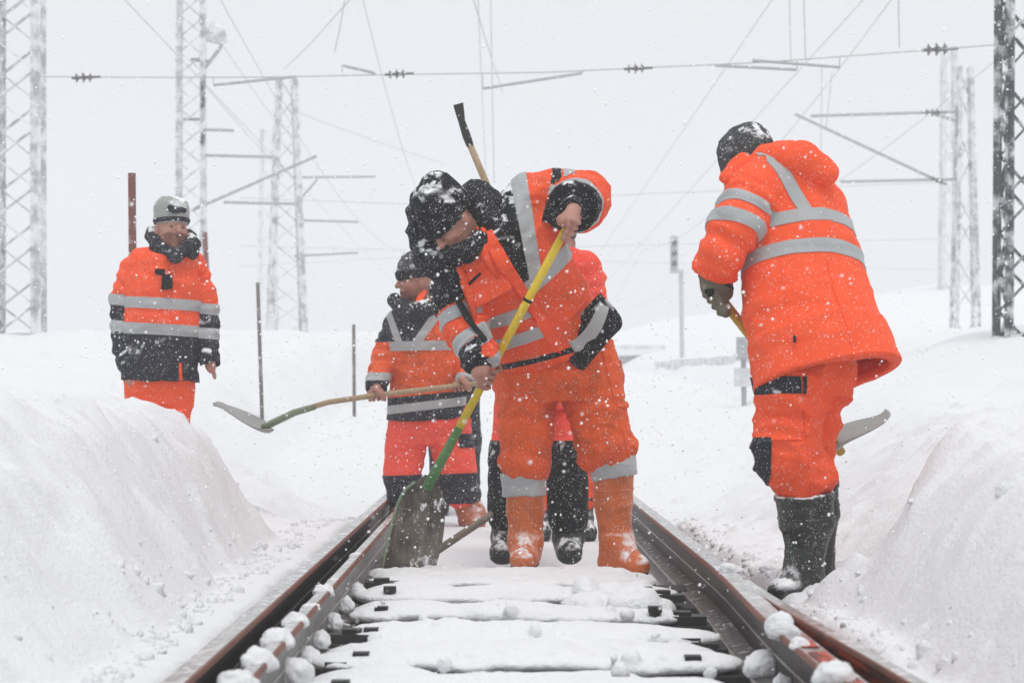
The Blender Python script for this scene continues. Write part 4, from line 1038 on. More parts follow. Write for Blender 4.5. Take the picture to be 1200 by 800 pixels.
    b = MB(); b.tube([surf(x, y)+nz*0.006 for x, y in ((572, 292), (588, 318), (612, 352), (640, 394), (657, 414))], 0.0045, 6); b.build('zip', M['lining'], jk, base=base)
    for pts, wd in (((( 520, 302), (538, 316), (548, 340), (556, 372)), 0.02), (((569, 262), (563, 278), (568, 300), (584, 326)), 0.018)):
        b = MB(); b.tube([surf(x, y, -0.85)+nz*0.012 for x, y in pts], [wd*0.7, wd, wd*1.1, wd*0.6], 8); b.build('collar_edge', M['orange'], jk, True, base=base)
    # blown-open lower corner of the jacket, black with a reflective stripe
    P4 = [[(662, 392), (682, 366), (703, 343)], [(664, 412), (690, 386), (718, 358)], [(668, 424), (694, 404), (729, 375)], [(684, 434), (700, 415), (722, 390)]]
    def sheet(name, rows, dyf, mat, parent, th=0.012, n=14):
        R = np.array(rows, float); m, w = R.shape[:2]
        def ev(u, v):
            def lag(t, n_):
                x = np.arange(n_)/(n_-1); return [np.prod([(t-x[j])/(x[i]-x[j]) for j in range(n_) if j != i]) for i in range(n_)]
            a, b_ = lag(u, m), lag(v, w); return sum(a[i]*b_[j]*R[i, j] for i in range(m) for j in range(w))
        F_, B_ = [], []
        for u in np.linspace(0, 1, n):
            for v in np.linspace(0, 1, n):
                x, y = ev(u, v); dy = dyf(u, v); F_.append(q(x, y, dy)); B_.append(q(x, y, dy)+np.array([0.0, th, 0.0]))
        I2 = np.arange(n*n).reshape(n, n); Q = np.stack([I2[:-1, :-1], I2[1:, :-1], I2[1:, 1:], I2[:-1, 1:]], -1).reshape(-1, 4)
        ring = np.concatenate([I2[0, :], I2[1:, -1], I2[-1, -2::-1], I2[-2:0:-1, 0]]); r2 = np.roll(ring, -1)
        o = n*n; Qs = np.stack([ring, r2, r2+o, ring+o], 1)
        return link(name, mesh_data(name, np.array(F_+B_)-base, [Q, Q[:, ::-1]+o, Qs], mat), parent)
    wave = lambda u, v: -0.20-0.02*v+0.02*math.sin(5*v+2*u)+0.02*u
    fl = sheet('open_jacket_corner', P4, wave, M['black'], jk)
    sheet('reflective_stripe', [[(666, 401), (686, 385), (703, 352)], [(670, 407), (693, 391), (708, 357)], [(674, 413), (699, 395), (714, 360)]], lambda u, v: wave(0.4, v)-0.014, M['reflective'], fl, 0.006, 10)
    # --- trousers
    pel = Loft([(q(652, 402, 0.02), (1, 0, 0), 66*k, 45*k), (q(654, 440, 0.03), (1, 0, 0), 74*k, 50*k), (q(656, 464, 0.04), (1, 0, 0), 74*k, 46*k)], 0.025)
    lR = [q(622, 452, 0.02), q(617, 505, -0.03), q(616, 541, -0.04), q(615, 554, -0.02)]
    lL = [q(693, 452, 0.03), q(704, 497, 0.0), q(709, 521, -0.02), q(717, 535, 0.0)]
    tp = [pel]+chain(lR, [35*k, 31*k, 29*k, 23*k], 0.012, fold=((0.007, 0.85, 0.3, 0.075, 2.0),))+chain(lL, [40*k, 34*k, 31*k, 26*k], 0.012, fold=((0.007, 0.8, 0.35, 0.07, 5.0),))
    tp += [Cone(q(599, 545, -0.04), q(634, 550, -0.06), 10*k, 10*k, 0.02), Cone(q(690, 540, -0.03), q(737, 524, -0.02), 13*k, 12*k, 0.03)]
    garment('trousers', tp, 0.0072, M['orange_dirty'], t, base,
            [('fly_seam', lambda V: np.minimum(0.005-np.abs(V[:, 0]-q(655, 0)[0]), np.minimum(V[:, 2]-q(0, 478)[2], Y0-V[:, 1])), M['orange_dirty'], 0.004), ('side_seam', lambda V: np.minimum(0.004-np.abs(V[:, 0]-q(722, 0)[0]-0.25*(q(0, 480)[2]-V[:, 2])), Y0-V[:, 1]), M['orange_dirty'], 0.003), ('pocket_flap', lambda V: np.minimum(0.012-np.abs(V[:, 2]-q(0, 474)[2]), np.minimum(V[:, 0]-q(722, 0)[0], q(760, 0)[0]-V[:, 0])), M['orange_dirty'], 0.006)],
            (), fold_disp(0.015, (6, 6, 8), 7.0, 2.2))
    for a, b_, r0, r1, nm in ((q(613, 554, -0.02), q(614, 580, -0.02), 26.5*k, 25.0*k, 'reflective_gaiter'), (q(716, 536, 0.0), q(720, 559, 0.0), 28*k, 26.5*k, 'reflective_gaiter')):
        garment(nm, [Cone(a, b_, r0, r1, 0.0, True)], 0.006, M['reflective'], t, base, (), (), fold_disp(0.007, (14, 14, 20), 3.0))
    # --- boots
    boot(t, base, q(615, 569, -0.02), q(616, 636, 0.0), q(613, 657, -0.16), 23*k, 19.5*k, M['boot_orange'])
    boot(t, base, q(719, 549, 0.0), q(722, 634, 0.02), q(752, 664, -0.12), 24.0*k, 18.5*k, M['boot_orange'])
    # --- head, hat, hood
    hc = q(528, 262, -0.40); up = (-0.70, -0.30, 0.66); fw = (-0.42, -0.50, -0.72)
    hp, hs_, eyes, g, A = head_prims(hc, up, fw, 1.02)
    # shovel line for the hands
    s0, s1 = q(665, 265, -0.51), q(500, 572, -0.20); sd_ = unit(s0-s1)
    along = lambda px: s1+(s0-s1)*((px-500)/(665-500.0))
    hL, hR = along(664.5), along(572)
    palmL = unit(np.array([-0.30, -0.90, 0.15])); wL = q(672, 247, -0.45)
    palmR = unit(np.array([-0.80, -0.40, 0.0])); wR = q(561, 437, -0.46)
    hands = fist_prims(hL, sd_, palmL, wL, 0.019, 1.22, sgn=1)+fist_prims(hR, sd_, palmR, wR, 0.019, 1.22, sgn=1)
    neck = [Cone(g(0, -0.02, -0.05), q(572, 272, -0.27), 0.055, 0.075, 0.03)]
    tr = [Cone(q(572, 272, -0.25), q(640, 400, 0.0), 0.11, 0.12, 0.05), Cone(q(640, 400, 0), q(655, 440, 0.03), 0.12, 0.085, 0.05)]
    arms = chain([q(572, 276, -0.27)]+[shL[0], shL[2], shL[4], wL], [0.07, 0.06, 0.05, 0.04, 0.028], 0.02)+chain([q(572, 276, -0.27)]+[shR[0], shR[2], shR[4], wR], [0.07, 0.06, 0.05, 0.035, 0.028], 0.02)
    legs = chain([q(655, 440, 0.03)]+lR+[q(615, 630, 0)], [0.08, 0.085, 0.08, 0.06, 0.055, 0.05], 0.03)+chain([q(655, 440, 0.03)]+lL+[q(720, 630, 0.02)], [0.08, 0.085, 0.08, 0.06, 0.055, 0.05], 0.03)
    bp = hp+neck+tr+arms+legs+hands
    u_ = unit(up)
    body(t, base, bp, hs_, eyes, 0.0040, lambda V: np.minimum(-0.045*1.0-((V-hc)@A[2])-0.02*((V-hc)@A[1])/0.1*0, 0.16-np.linalg.norm(V-hc, axis=1)))
    hat = [Ell(g(0, -0.012, 0.045), (0.103, 0.126, 0.118), A, 0.03), Ell(g(0, -0.045, 0.115), (0.092, 0.105, 0.085), A, 0.05), Ell(g(0, -0.04, 0.15), (0.08, 0.085, 0.045), A, 0.04)]
    cut = [Slab(g(0, 0.2, -0.178), unit(A[2]*1.0-0.05*A[1]), 0.2, 0.6)]
    garment('hat', hat, 0.0055, M['black_snowy'], t, base, [('hat_cuff', lambda V: 0.018-np.abs((V-g(0, 0, 0.045))@A[2]), M['black_snowy'], 0.005)], cut, fold_disp(0.012, (16, 16, 16), 4.0, 1.2))
    hood = [Cone(q(556, 232, -0.28), q(575, 246, -0.26), 20*k, 19*k, 0.03), Cone(q(560, 240, -0.33), q(573, 262, -0.36), 17*k, 15*k, 0.03),
            Cone(q(492, 272, -0.30), q(505, 300, -0.36), 12*k, 16*k, 0.03), Cone(q(505, 300, -0.36), q(528, 318, -0.34), 17*k, 20*k, 0.03), Cone(q(508, 302, -0.42), q(545, 296, -0.44), 8*k, 9*k, 0.02),
            Cone(q(545, 296, -0.44), q(564, 280, -0.42), 9*k, 8*k, 0.02), Cone(q(486, 248, -0.30), q(494, 285, -0.29), 10*k, 11*k, 0.03)]
    garment('hood', hood, 0.006, M['black'], t, base, (), (), fold_disp(0.016, (15, 15, 15), 8.0, 1.2))
    return s0, s1, sd_
fs0, fs1, fsd = worker_front()

# ------------------------------------------------------------ shovels
def shovel_front():
    Y0 = 9.0; q = lambda px, py, dy=0.0: pt(px, py, Y0+dy); k = Y0/FPX
    base = q(480, 667, -0.12); t = empty('shovel', base, 'yellow-shafted shovel with muddy broad blade and green socket, held by the front man', 'shovel', 'shovels')
    d = fsd
    b = MB(); a = fs1+(fs0-fs1)*0.24; b.tube([a-base, fs0+d*0.035-base], [0.0185, 0.0175], 14); b.build('shaft', M['yellow'], t, True)
    b = MB(); b.tube([fs1-d*0.0-base, fs1+(fs0-fs1)*0.12-base, a-base], [0.024, 0.021, 0.0187], 14); b.build('socket', M['green'], t, True)
    b = MB(); c = fs0+(fs1-fs0)*0.275; b.tube([c-d*0.006-base, c+d*0.006-base], 0.0205, 12); b.build('ring', M['strap'], t, True)
    rows = [[(494, 560), (499, 556), (506, 560)], [(474, 575), (496, 568), (517, 577)], [(463, 600), (490, 590), (521, 598)], [(455, 632), (486, 622), (518, 634)], [(447, 668), (480, 664), (510, 669)]]
    n = 22; R = np.array(rows, float); F_ = []; B_ = []
    def ev(u, v):
        i = min(int(u*4), 3); f = u*4-i
        def row(r):
            return R[r, 0]*(2*(v-0.5)*(v-1))+R[r, 1]*(-4*v*(v-1))+R[r, 2]*(2*v*(v-0.5))
        g0, g1, g2, g3 = row(max(i-1, 0)), row(i), row(i+1), row(min(i+2, 4))
        return 0.5*((2*g1)+(-g0+g2)*f+(2*g0-5*g1+4*g2-g3)*f*f+(-g0+3*g1-3*g2+g3)*f**3)
    for u in np.linspace(0, 1, n):
        for v in np.linspace(0, 1, n):
            x, y = ev(u, v)
            dy = -0.10-0.10*u+0.045*(1-abs(2*v-1)**2)*min(1, u*3)-0.045*max(0, 1-u*3)*(1-abs(2*v-1))
            p = q(x, y, dy); p = p+0.006*(vnoise(np.array([p]), 16.0, 2)[0]-0.5); F_.append(p); B_.append(p+np.array([0, 0.010, 0]))
    I2 = np.arange(n*n).reshape(n, n); Q = np.stack([I2[:-1, :-1], I2[1:, :-1], I2[1:, 1:], I2[:-1, 1:]], -1).reshape(-1, 4)
    ring = np.concatenate([I2[0, :], I2[1:, -1], I2[-1, -2::-1], I2[-2:0:-1, 0]]); r2 = np.roll(ring, -1); o = n*n
    link('blade', mesh_data('blade', np.array(F_+B_)-base, [Q, Q[:, ::-1]+o, np.stack([ring, r2, r2+o, ring+o], 1)], M['blade']), t)
    b = MB(); b.tube([q(*ev(u, 0.0), -0.105-0.10*u)-base for u in np.linspace(0.1, 1, 10)], 0.007, 6); b.build('blade_rim', M['green_worn'], t, True)
shovel_front()
# ============================================================ hooded worker on the right, seen from behind
def inner_body(t, base, hp, hs_, eyes, neckp, hips, shoulders, arms, legs, hands, h, beard=None, sc=1.0):
    hp0 = hp[0].c
    bp = list(hp)+[Cone(hp0-0.0*UPZ+(neckp-hp0)*0.45, neckp, 0.056*sc, 0.07*sc, 0.03), Cone(neckp+(hips-neckp)*0.08, hips, 0.085*sc, 0.092*sc, 0.04)]
    for ch in arms: bp += chain([neckp]+list(ch), ([0.055, 0.05, 0.042, 0.034, 0.027]+[0.026]*4)[:len(ch)+1], 0.02)
    for ch in legs: bp += chain([hips]+list(ch), ([0.085, 0.072, 0.058, 0.046, 0.042]+[0.040]*4)[:len(ch)+1], 0.02)
    return body(t, base, bp+list(hands), hs_, eyes, h, beard)
def worker_right():
    Y0 = 7.34; q = lambda px, py, dy=0.0: pt(px, py, Y0+dy); k = Y0/FPX
    base = q(945, 700, 0.0)
    t, base = person('man in an all-orange hooded jacket and black boots at the right rail, his back turned', base)
    rv = (0.95, 0.30, 0)
    st = [(q(971, 442, 0.0), rv, 93*k, 68*k), (q(959, 402, 0.04), rv, 89*k, 65*k), (q(949, 366, 0.08), rv, 83*k, 61*k), (q(938, 300, 0.17), rv, 77*k, 57*k), (q(928, 248, 0.24), rv, 70*k, 52*k), (q(916, 208, 0.29), rv, 56*k, 44*k), (q(902, 184, 0.32), rv, 36*k, 32*k)]
    tor = Loft(st, 0.03)
    sh = [q(886, 224, 0.12), q(868, 262, 0.02), q(848, 296, 0.02), q(838, 320, 0.05)]
    sl = chain(sh, [34*k, 32*k, 27.5*k, 24*k], 0.04, fold=((0.008, 0.6, 0.6, 0.07, 1.0),)); sl[-1].flat = True
    shR = [q(958, 256, 0.38), q(962, 330, 0.56), q(900, 392, 0.55)]                      # far arm, in front of him
    slR = chain(shR, [29*k, 26*k, 22*k], 0.04)
    hood = [Cone(q(898, 184, 0.20), q(938, 188, 0.12), 17*k, 19*k, 0.04), Cone(q(938, 188, 0.12), q(968, 203, 0.12), 19*k, 15*k, 0.04)]
    collar = [Cone(q(852, 208, 0.16), q(872, 196, 0.2), 9*k, 16*k, 0.03)]
    prims = [tor, Cone(q(886, 222, 0.14), q(912, 212, 0.22), 34*k, 40*k, 0.06)]+sl+slR
    for p_ in sl: p_.k = 0.012
    def surf(px, py, d0=-0.5):
        P = np.array([q(px, py, a) for a in np.arange(d0, 0.7, 0.004)]); d = gdist(prims, P); return P[np.argmax(d < 0.004)]
    tf = lambda V: tor.uv(V)[0]; Yf = lambda V: tor.uv(V)[2]; aL = lambda V: arclen(V, sh)
    isS = lambda V: np.minimum(gdist(prims[:1], V)-gdist(sl, V)-0.004, (903-(V[:, 0]/k+CX))*k)
    T1, T2 = tf(surf(949, 287)[None])[0], tf(surf(947, 252)[None])[0]
    tband = lambda c, w: (lambda V: w-np.abs(tf(V)-c))
    def side(p0, p1):
        c = q(*p0, 0.0); n = unit(np.cross(q(*p1, 0.0)-c, [-0.25, 1.0, 0.0])); return lambda V: (V-c)@n
    def S(f, px, py):
        s = 1 if f(q(px, py, 0.0)[None])[0] > 0 else -1; return lambda V: s*f(V)
    br = fAnd(fNot(isS), S(side((904, 170), (944, 249)), 1000, 200), S(side((923, 170), (962, 249)), 880, 230), lambda V: tf(V)-T2-0.02, lambda V: Yf(V)+0.1)
    nS = unit(np.array([-0.32, -0.35, -0.88]))
    regs = [('reflective_stripe', fAnd(isS, lambda V: 0.0215-np.abs((V-q(871, 234, 0.0))@nS)), M['reflective'], 0.004), ('reflective_stripe', fAnd(isS, lambda V: 0.0245-np.abs((V-q(864, 264, 0.0))@nS)), M['reflective'], 0.004),
            ('reflective_stripe', fAnd(fNot(isS), tband(T1, 0.027)), M['reflective'], 0.004), ('reflective_stripe', fAnd(fNot(isS), tband(T2, 0.026)), M['reflective'], 0.004), ('reflective_stripe', br, M['reflective'], 0.004),
            ('cuff', fAnd(isS, lambda V: aL(V)-np.sum([np.linalg.norm(sh[i+1]-sh[i]) for i in range(3)])+0.012), M['orange'], 0.005),
            ('back_seam', fAnd(fNot(isS), lambda V: 0.004-np.abs(tor.uv(V)[1]-0.02)*0.25, lambda V: T1-0.04-tf(V), Yf), M['orange'], 0.003), ('side_seam', fAnd(fNot(isS), lambda V: 0.004-np.abs(tor.uv(V)[1]+0.62)*0.25, lambda V: T1-0.04-tf(V), Yf), M['orange'], 0.003),
            ('hem', lambda V: np.minimum(0.022-tf(V), tf(V)-0.004), M['orange'], 0.003)]
    inner = Loft([(st[0][0]-(st[1][0]-st[0][0])*0.5, rv, 93*k-0.034, 68*k-0.034), (st[1][0], rv, 88*k-0.036, 64*k-0.036), (st[2][0], rv, 60*k, 42*k)], 0.0)
    inner.k = 0.0
    tail = lambda P: 0.007*np.sin(14*P[:, 0]+1.0+3*P[:, 1])*sstep(0.0, 0.12, tf(P))
    # the lining shows under the lifted back hem
    lin = lambda V: np.minimum(gdist([tor], V)*-1-0.026, 0.30-tf(V))
    jk = garment('jacket', prims, 0.0068, M['orange'], t, base, [('lining', lin, M['lining'], 0.0)]+regs, [inner, Cone(sh[-1], sh[-1]+(sh[-2]-sh[-1])*0.8, 20*k, 18*k, 0, True)],
                 fold_disp(0.0075, (3.5, 3.5, 5), 12.0, 2.0, extra=lambda P: tail(P)+0.004*(vnoise(P, 20.0, 3)-0.5)))
    garment('hood', hood+collar, 0.0065, M['orange'], jk, base, (), (), fold_disp(0.012, (9, 9, 9), 6.0))
    p = surf(931, 397); b = MB(); b.box(p-base+np.array([0, -0.004, 0]), (0.010, 0.006, 0.024)); b.build('tag', M['navy'], jk)
    # trousers
    pel = Loft([(q(948, 395, 0.07), rv, 56*k, 46*k), (q(944, 430, 0.06), rv, 62*k, 50*k), (q(942, 462, 0.05), rv, 58*k, 44*k)], 0.04)
    lL = [q(928, 448, 0.0), q(921, 515, -0.02), q(926, 538, -0.02), q(938, 556, 0.0)]; lR = [q(958, 440, 0.1), q(953, 505, 0.12), q(957, 545, 0.12)]
    tp = [pel]+chain(lL, [45*k, 38*k, 37*k, 36*k], 0.03, fold=((0.005, 0.6, 0.4, 0.10, 2.0),))+chain(lR, [37*k, 27*k, 24*k], 0.03, fold=((0.006, 0.6, 0.5, 0.09, 5.0),))
    tp += [Cone(q(915, 562, -0.02), q(966, 560, -0.03), 14*k, 12*k, 0.03)]
    lx = lambda V: V[:, 0]/k+CX; ly = lambda V: HY-(V[:, 2]-H)/k
    rect = lambda x0, x1, y0, y1, dmax: (lambda V: k*np.minimum(np.minimum(lx(V)-x0, x1-lx(V)), np.minimum(np.minimum(ly(V)-y0, y1-ly(V)), (Y0+dmax-V[:, 1])/k)))
    garment('trousers', tp, 0.0072, M['orange'], t, base, [('side_seam', lambda V: np.minimum(0.004-np.abs(V[:, 0]-q(938, 0)[0]+0.1*(V[:, 2]-q(0, 500)[2])), Y0+0.02-V[:, 1]), M['orange'], 0.003), ('pocket_flap', rect(874, 938, 441, 462, 0.06), M['navy'], 0.009), ('knee_patch', rect(870, 899, 512, 572, 0.08), M['navy'], 0.003), ('pocket', rect(880, 934, 462, 515, 0.06), M['orange'], 0.007)],
            (), fold_disp(0.019, (6, 6, 8), 3.0, 2.4))
    boot(t, base, q(942, 577, 0.0), q(944, 655, 0.02), q(912, 694, -0.06), 34*k, 20*k, M['boot_black'], rf=0.055, rim=True)
    boot(t, base, q(960, 562, 0.12), q(960, 648, 0.13), q(944, 688, 0.10), 22*k, 16*k, M['boot_black'], rf=0.05)
    # head and beanie
    hc = q(877, 193, 0.33); up = (-0.36, 0.30, 0.88); fw = (-0.75, 0.55, -0.35)
    hp, hs_, eyes, g, A = head_prims(hc, up, fw)
    s0, s1 = q(836, 338, 0.10), q(986, 530, 0.55); sd = unit(s0-s1); hpnt = s0+(s1-s0)*0.05
    inner_body(t, base, hp, hs_, eyes, q(902, 200, 0.31), q(945, 420, 0.06), None, [sh+[q(838, 332, 0.07)], shR], [lL+[q(943, 655, 0.02)], lR+[q(966, 648, 0.13)]], fist_prims(s0+(s1-s0)*0.42, sd, (0.3, 0.5, 0.5), shR[-1], 0.018, 1.1), 0.0085)
    hat = [Ell(g(0, -0.008, 0.032), (0.092, 0.112, 0.105), A, 0.03), Ell(g(0, -0.02, 0.085), (0.075, 0.085, 0.055), A, 0.05)]
    garment('beanie', hat, 0.005, M['grey_knit'], t, base, [('beanie_cuff', lambda V: 0.022-np.abs((V-g(0, 0, 0.0))@A[2]), M['grey_knit'], 0.006)], [Slab(g(0, 0, -0.23), unit(A[2]+0.15*A[1]), 0.2, 0.6)], fold_disp(0.006, (20, 20, 20), 4.0))
    gl = fist_prims(hpnt, sd, (-0.35, -0.75, 0.45), q(840, 322, 0.06), 0.019, 1.42, sgn=-1)
    gl += [Cone(q(838, 316, 0.05), q(839, 334, 0.06), 20*k, 19*k, 0.02), Cone(q(836, 345, 0.0), q(847, 365, 0.0), 7*k, 6*k, 0.006)]
    garment('glove', gl, 0.0045, M['glove'], t, base, [('glove_cuff', lambda V: V[:, 2]-q(0, 330)[2]+0.35*(V[:, 0]-q(838, 0)[0]), M['black'], 0.002), ('knuckle_pad', lambda V: 0.026-np.linalg.norm((V-q(829, 342, -0.02))*[1, 0.5, 1.4], axis=1), M['strap'], 0.002)])
    # his shovel
    sb = s1; tt = empty('shovel', sb, 'dull yellow shovel at the right rail, its grey blade showing behind the man\'s knees', 'shovel', 'shovels')
    b = MB(); b.tube([s0+sd*0.0-sb, s1-sb], [0.018, 0.018], 12); b.build('shaft', M['yellow_dull'], tt, True)
    rows = [[(976, 520, .52), (984, 524, .46), (978, 528, .42)], [(988, 498, .66), (1000, 512, .50), (990, 517, .40)], [(1018, 490, .70), (1024, 500, .55), (1020, 504, .44)], [(1038, 479, .70), (1043, 484, .57), (1041, 489, .46)]]
    grid_sheet('blade', [[q(*p) for p in r] for r in rows], M['blade_grey'], tt, sb, 0.006)
def grid_sheet(name, rows, mat, parent, base, th=0.006, n=14):
    R = np.array(rows, float); m, w = R.shape[:2]
    def lag(t, n_):
        x = np.arange(n_)/(n_-1); return [np.prod([(t-x[j])/(x[i]-x[j]) for j in range(n_) if j != i]) for i in range(n_)]
    P = np.array([[sum(a*b_*R[i, j] for i, a in enumerate(lag(u, m)) for j, b_ in enumerate(lag(v, w))) for v in np.linspace(0, 1, n)] for u in np.linspace(0, 1, n)])
    nn = np.cross(np.gradient(P, axis=0), np.gradient(P, axis=1)); nn /= np.maximum(np.linalg.norm(nn, axis=2), 1e-9)[..., None]
    F_ = (P-nn*th/2).reshape(-1, 3); B_ = (P+nn*th/2).reshape(-1, 3)
    I2 = np.arange(n*n).reshape(n, n); Q = np.stack([I2[:-1, :-1], I2[1:, :-1], I2[1:, 1:], I2[:-1, 1:]], -1).reshape(-1, 4)
    ring = np.concatenate([I2[0, :], I2[1:, -1], I2[-1, -2::-1], I2[-2:0:-1, 0]]); r2 = np.roll(ring, -1); o = n*n
    return link(name, mesh_data(name, np.vstack([F_, B_])-base, [Q[:, ::-1], Q+o, np.stack([ring, ring+o, r2+o, r2], 1)], mat), parent)
worker_right()

# ============================================================ upright workers further back
class Fig:
    def __init__(s, Y0): s.Y0 = Y0; s.k = Y0/FPX
    def q(s, px, py, dy=0.0): return pt(px, py, s.Y0+dy)
    def lx(s, V): return V[:, 0]/s.k+CX
    def ly(s, V): return HY-(V[:, 2]-H)/s.k
    def band(s, y0, y1, tilt=0.0, xc=0): return lambda V: s.k*np.minimum(s.ly(V)-y0-tilt*(s.lx(V)-xc), y1-s.ly(V)+tilt*(s.lx(V)-xc))
    def right_of(s, x0, y0, x1, y1): return lambda V: s.k*((s.lx(V)-x0)*(y1-y0)-(s.ly(V)-y0)*(x1-x0))/math.hypot(x1-x0, y1-y0)
    def front(s, dy=0.0): return lambda V: (s.Y0+dy)-V[:, 1]
def loft_px(F, rows, k=0.03): return Loft([(F.q(r[0], r[1], r[2]), r[3], r[4]*F.k, r[5]*F.k) for r in rows], k)
def sleeve(F, rows, k=0.03):
    P = [F.q(*r[:3]) for r in rows]; c = chain(P, [r[3]*F.k for r in rows], k, fold=((0.006, 0.6, 0.6, 0.07, rows[0][0] % 7),)); c[-1].flat = True; return P, c

# ---- man with the pale hat, standing in the snow on the left
F = Fig(10.86)
def worker_left():
    q, k = F.q, F.k; Rv = (0.93, -0.30, 0)
    Rv = (0.95, 0.28, 0)
    t, base = person('man in pale knitted hat standing on the left in deep snow, arms hanging', [q(188, 600)[0], F.Y0, -0.04])
    tor = loft_px(F, [(187, 446, 0, Rv, 45, 30), (187, 425, 0, Rv, 44, 30), (190, 380, 0, Rv, 43, 30), (193, 335, 0, Rv, 43, 31), (195, 308, 0.0, Rv, 37, 27), (199, 294, 0.0, Rv, 19, 17)])
    P1, s1 = sleeve(F, [(159, 315, 0.02, 17.5), (147, 352, 0.03, 17), (147, 395, 0.0, 15.5), (151, 432, -0.06, 13.5)])
    P2, s2 = sleeve(F, [(227, 315, 0.06, 16.5), (240, 352, 0.08, 15), (243, 395, 0.05, 13.5), (246, 428, 0.0, 12)])
    prims = [tor, Cone(q(168, 309, 0.0), q(222, 309, 0.03), 17*k, 16*k, 0.05)]+s1+s2
    for p_ in s1+s2: p_.k = 0.007
    isS = lambda V: gdist([tor], V)-gdist(s1+s2, V)-0.001
    T = fNot(isS); b = F.band
    zipx = lambda V: F.lx(V)-211
    regs = [('reflective_stripe', fAnd(T, b(350, 363, 0.05, 190)), M['reflective'], 0.004), ('reflective_stripe', fAnd(T, b(380, 393, 0.05, 190)), M['reflective'], 0.004), ('reflective_stripe', fAnd(isS, b(350, 363, 0.1, 190)), M['reflective'], 0.004), ('reflective_stripe', fAnd(isS, b(380, 393, 0.08, 190)), M['reflective'], 0.004),
            ('black_panel', fAnd(T, b(392, 470, 0.05, 190), fNot(fAnd(b(425, 470), F.right_of(213, 425, 213, 470), fNot(F.right_of(216, 425, 218, 470)), F.front(0)))), M['navy'], 0.0015), ('black_sleeve', fAnd(isS, b(362, 470, 0.1, 190)), M['navy'], 0.0015),
            ('zip_placket', fAnd(T, F.right_of(206, 300, 208, 450), fNot(F.right_of(214, 300, 216, 450)), F.front(-0.02), fNot(b(392, 470))), M['orange'], 0.005)]
    jk = garment('jacket', prims, 0.009, M['orange'], t, base, regs, [Cone(P1[-1], P1[-1]+(P1[-2]-P1[-1])*0.5, 10*k, 9*k, 0, True), Cone(P2[-1], P2[-1]+(P2[-2]-P2[-1])*0.5, 9*k, 8*k, 0, True)], fold_disp(0.013, (5, 5, 8), 21.0))
    def surf(px, py):
        P = np.array([q(px, py, a) for a in np.arange(-0.4, 0.3, 0.005)]); d = gdist(prims, P); return P[np.argmax(d < 0.004)]
    for (x, y, w, h) in ((234, 314, 18, 15), (184, 318, 20, 15)):
        p = surf(x, y); garment('pocket_flap', [Ell(p, (w/2*k, 0.016, h/2*k), None, 0)], 0.006, M['orange'], jk, base)
    p = surf(196, 330); bb = MB(); bb.box(p-base+np.array([0, -0.01, 0]), (0.05, 0.03, 0.075), jit=0.004); bb.box(p-base+np.array([-0.035, -0.005, 0.05]), (0.05, 0.02, 0.03), jit=0.003); bb.build('radio', M['strap'], jk)
    pel = loft_px(F, [(187, 425, 0.02, Rv, 40, 28), (187, 450, 0.02, Rv, 39, 28), (187, 475, 0.02, Rv, 39, 26)])
    lA = [q(170, 468), q(172, 530), q(174, 600)]; lB = [q(205, 468, 0.03), q(206, 530, 0.03), q(206, 600, 0.03)]
    garment('trousers', [pel]+chain(lA, [21*k, 18*k, 15*k], 0.015)+chain(lB, [19*k, 17*k, 15*k], 0.015), 0.01, M['orange'], t, base, (), (), fold_disp(0.012, (6, 6, 9), 9.0))
    boot(t, base, q(174, 560), q(174, 605), q(176, 620, -0.1), 16*k, 13*k, M['boot_black'], 0.012); boot(t, base, q(206, 560, 0.03), q(206, 605, 0.03), q(210, 620, -0.1), 16*k, 13*k, M['boot_black'], 0.012)
    hc = q(201, 268, -0.02); up = (0.08, -0.06, 1); fw = (0.50, -0.82, -0.18)
    hp, hs_, eyes, g, A = head_prims(hc, up, fw)
    hand = lambda p, d: [Cone(p, p+np.array([0, -0.01, -0.06]), 0.026, 0.03, 0.02, squash=(np.array([1.0, 0, 0]), 0.75))]+[Cone(p+np.array([0.004*d, -0.028+0.019*i, -0.06]), p+np.array([0.004*d+0.012*d, -0.028+0.019*i, -0.105-0.008*(i in (1, 2))]), 0.0095, 0.008, 0.004) for i in range(4)]+[Cone(p+np.array([0.012*d, -0.03, -0.03]), p+np.array([0.018*d, -0.045, -0.075]), 0.011, 0.009, 0.008)]
    inner_body(t, base, hp, hs_, eyes, q(199, 298, 0.0), q(187, 450, 0.02), None, [P1, P2], [lA, lB], hand(q(151, 430, -0.06), 1)+hand(q(248, 418, 0.0), 1), 0.0065,
               lambda V: np.minimum(np.minimum(-0.030-((V-hc)@A[2])+0.35*((V-hc)@A[1]-0.06), 0.14-np.linalg.norm(V-hc, axis=1)), (V-hc)@A[1]+0.02))
    hat = [Ell(g(0, -0.012, 0.060), (0.090, 0.108, 0.09), A, 0.03), Ell(g(0, -0.02, 0.115), (0.086, 0.10, 0.050), A, 0.03), Ell(g(0, -0.02, 0.140), (0.074, 0.088, 0.028), A, 0.02)]
    hg = garment('hat', hat, 0.0055, M['pale_knit'], t, base, [('hat_trim', lambda V: 0.011-np.abs((V-g(0, 0, 0.036))@A[2]-0.02*((V-g(0, 0, 0.04))@A[1])/0.1), M['navy'], 0.004)], [Slab(g(0, 0, -0.177), unit(A[2]-0.1*A[1]), 0.2, 0.6)], fold_disp(0.006, (18, 18, 18), 14.0))
    e = [Ell(g(0.012+dx, 0.088, 0.098+dz), (0.022, 0.014, 0.016), A, 0.01) for dx, dz in ((-0.03, 0.006), (0.006, -0.004), (0.034, 0.008))]
    garment('knit_emblem', e, 0.005, M['navy'], hg, base, (), (), fold_disp(0.006, (30, 30, 30), 14.0))
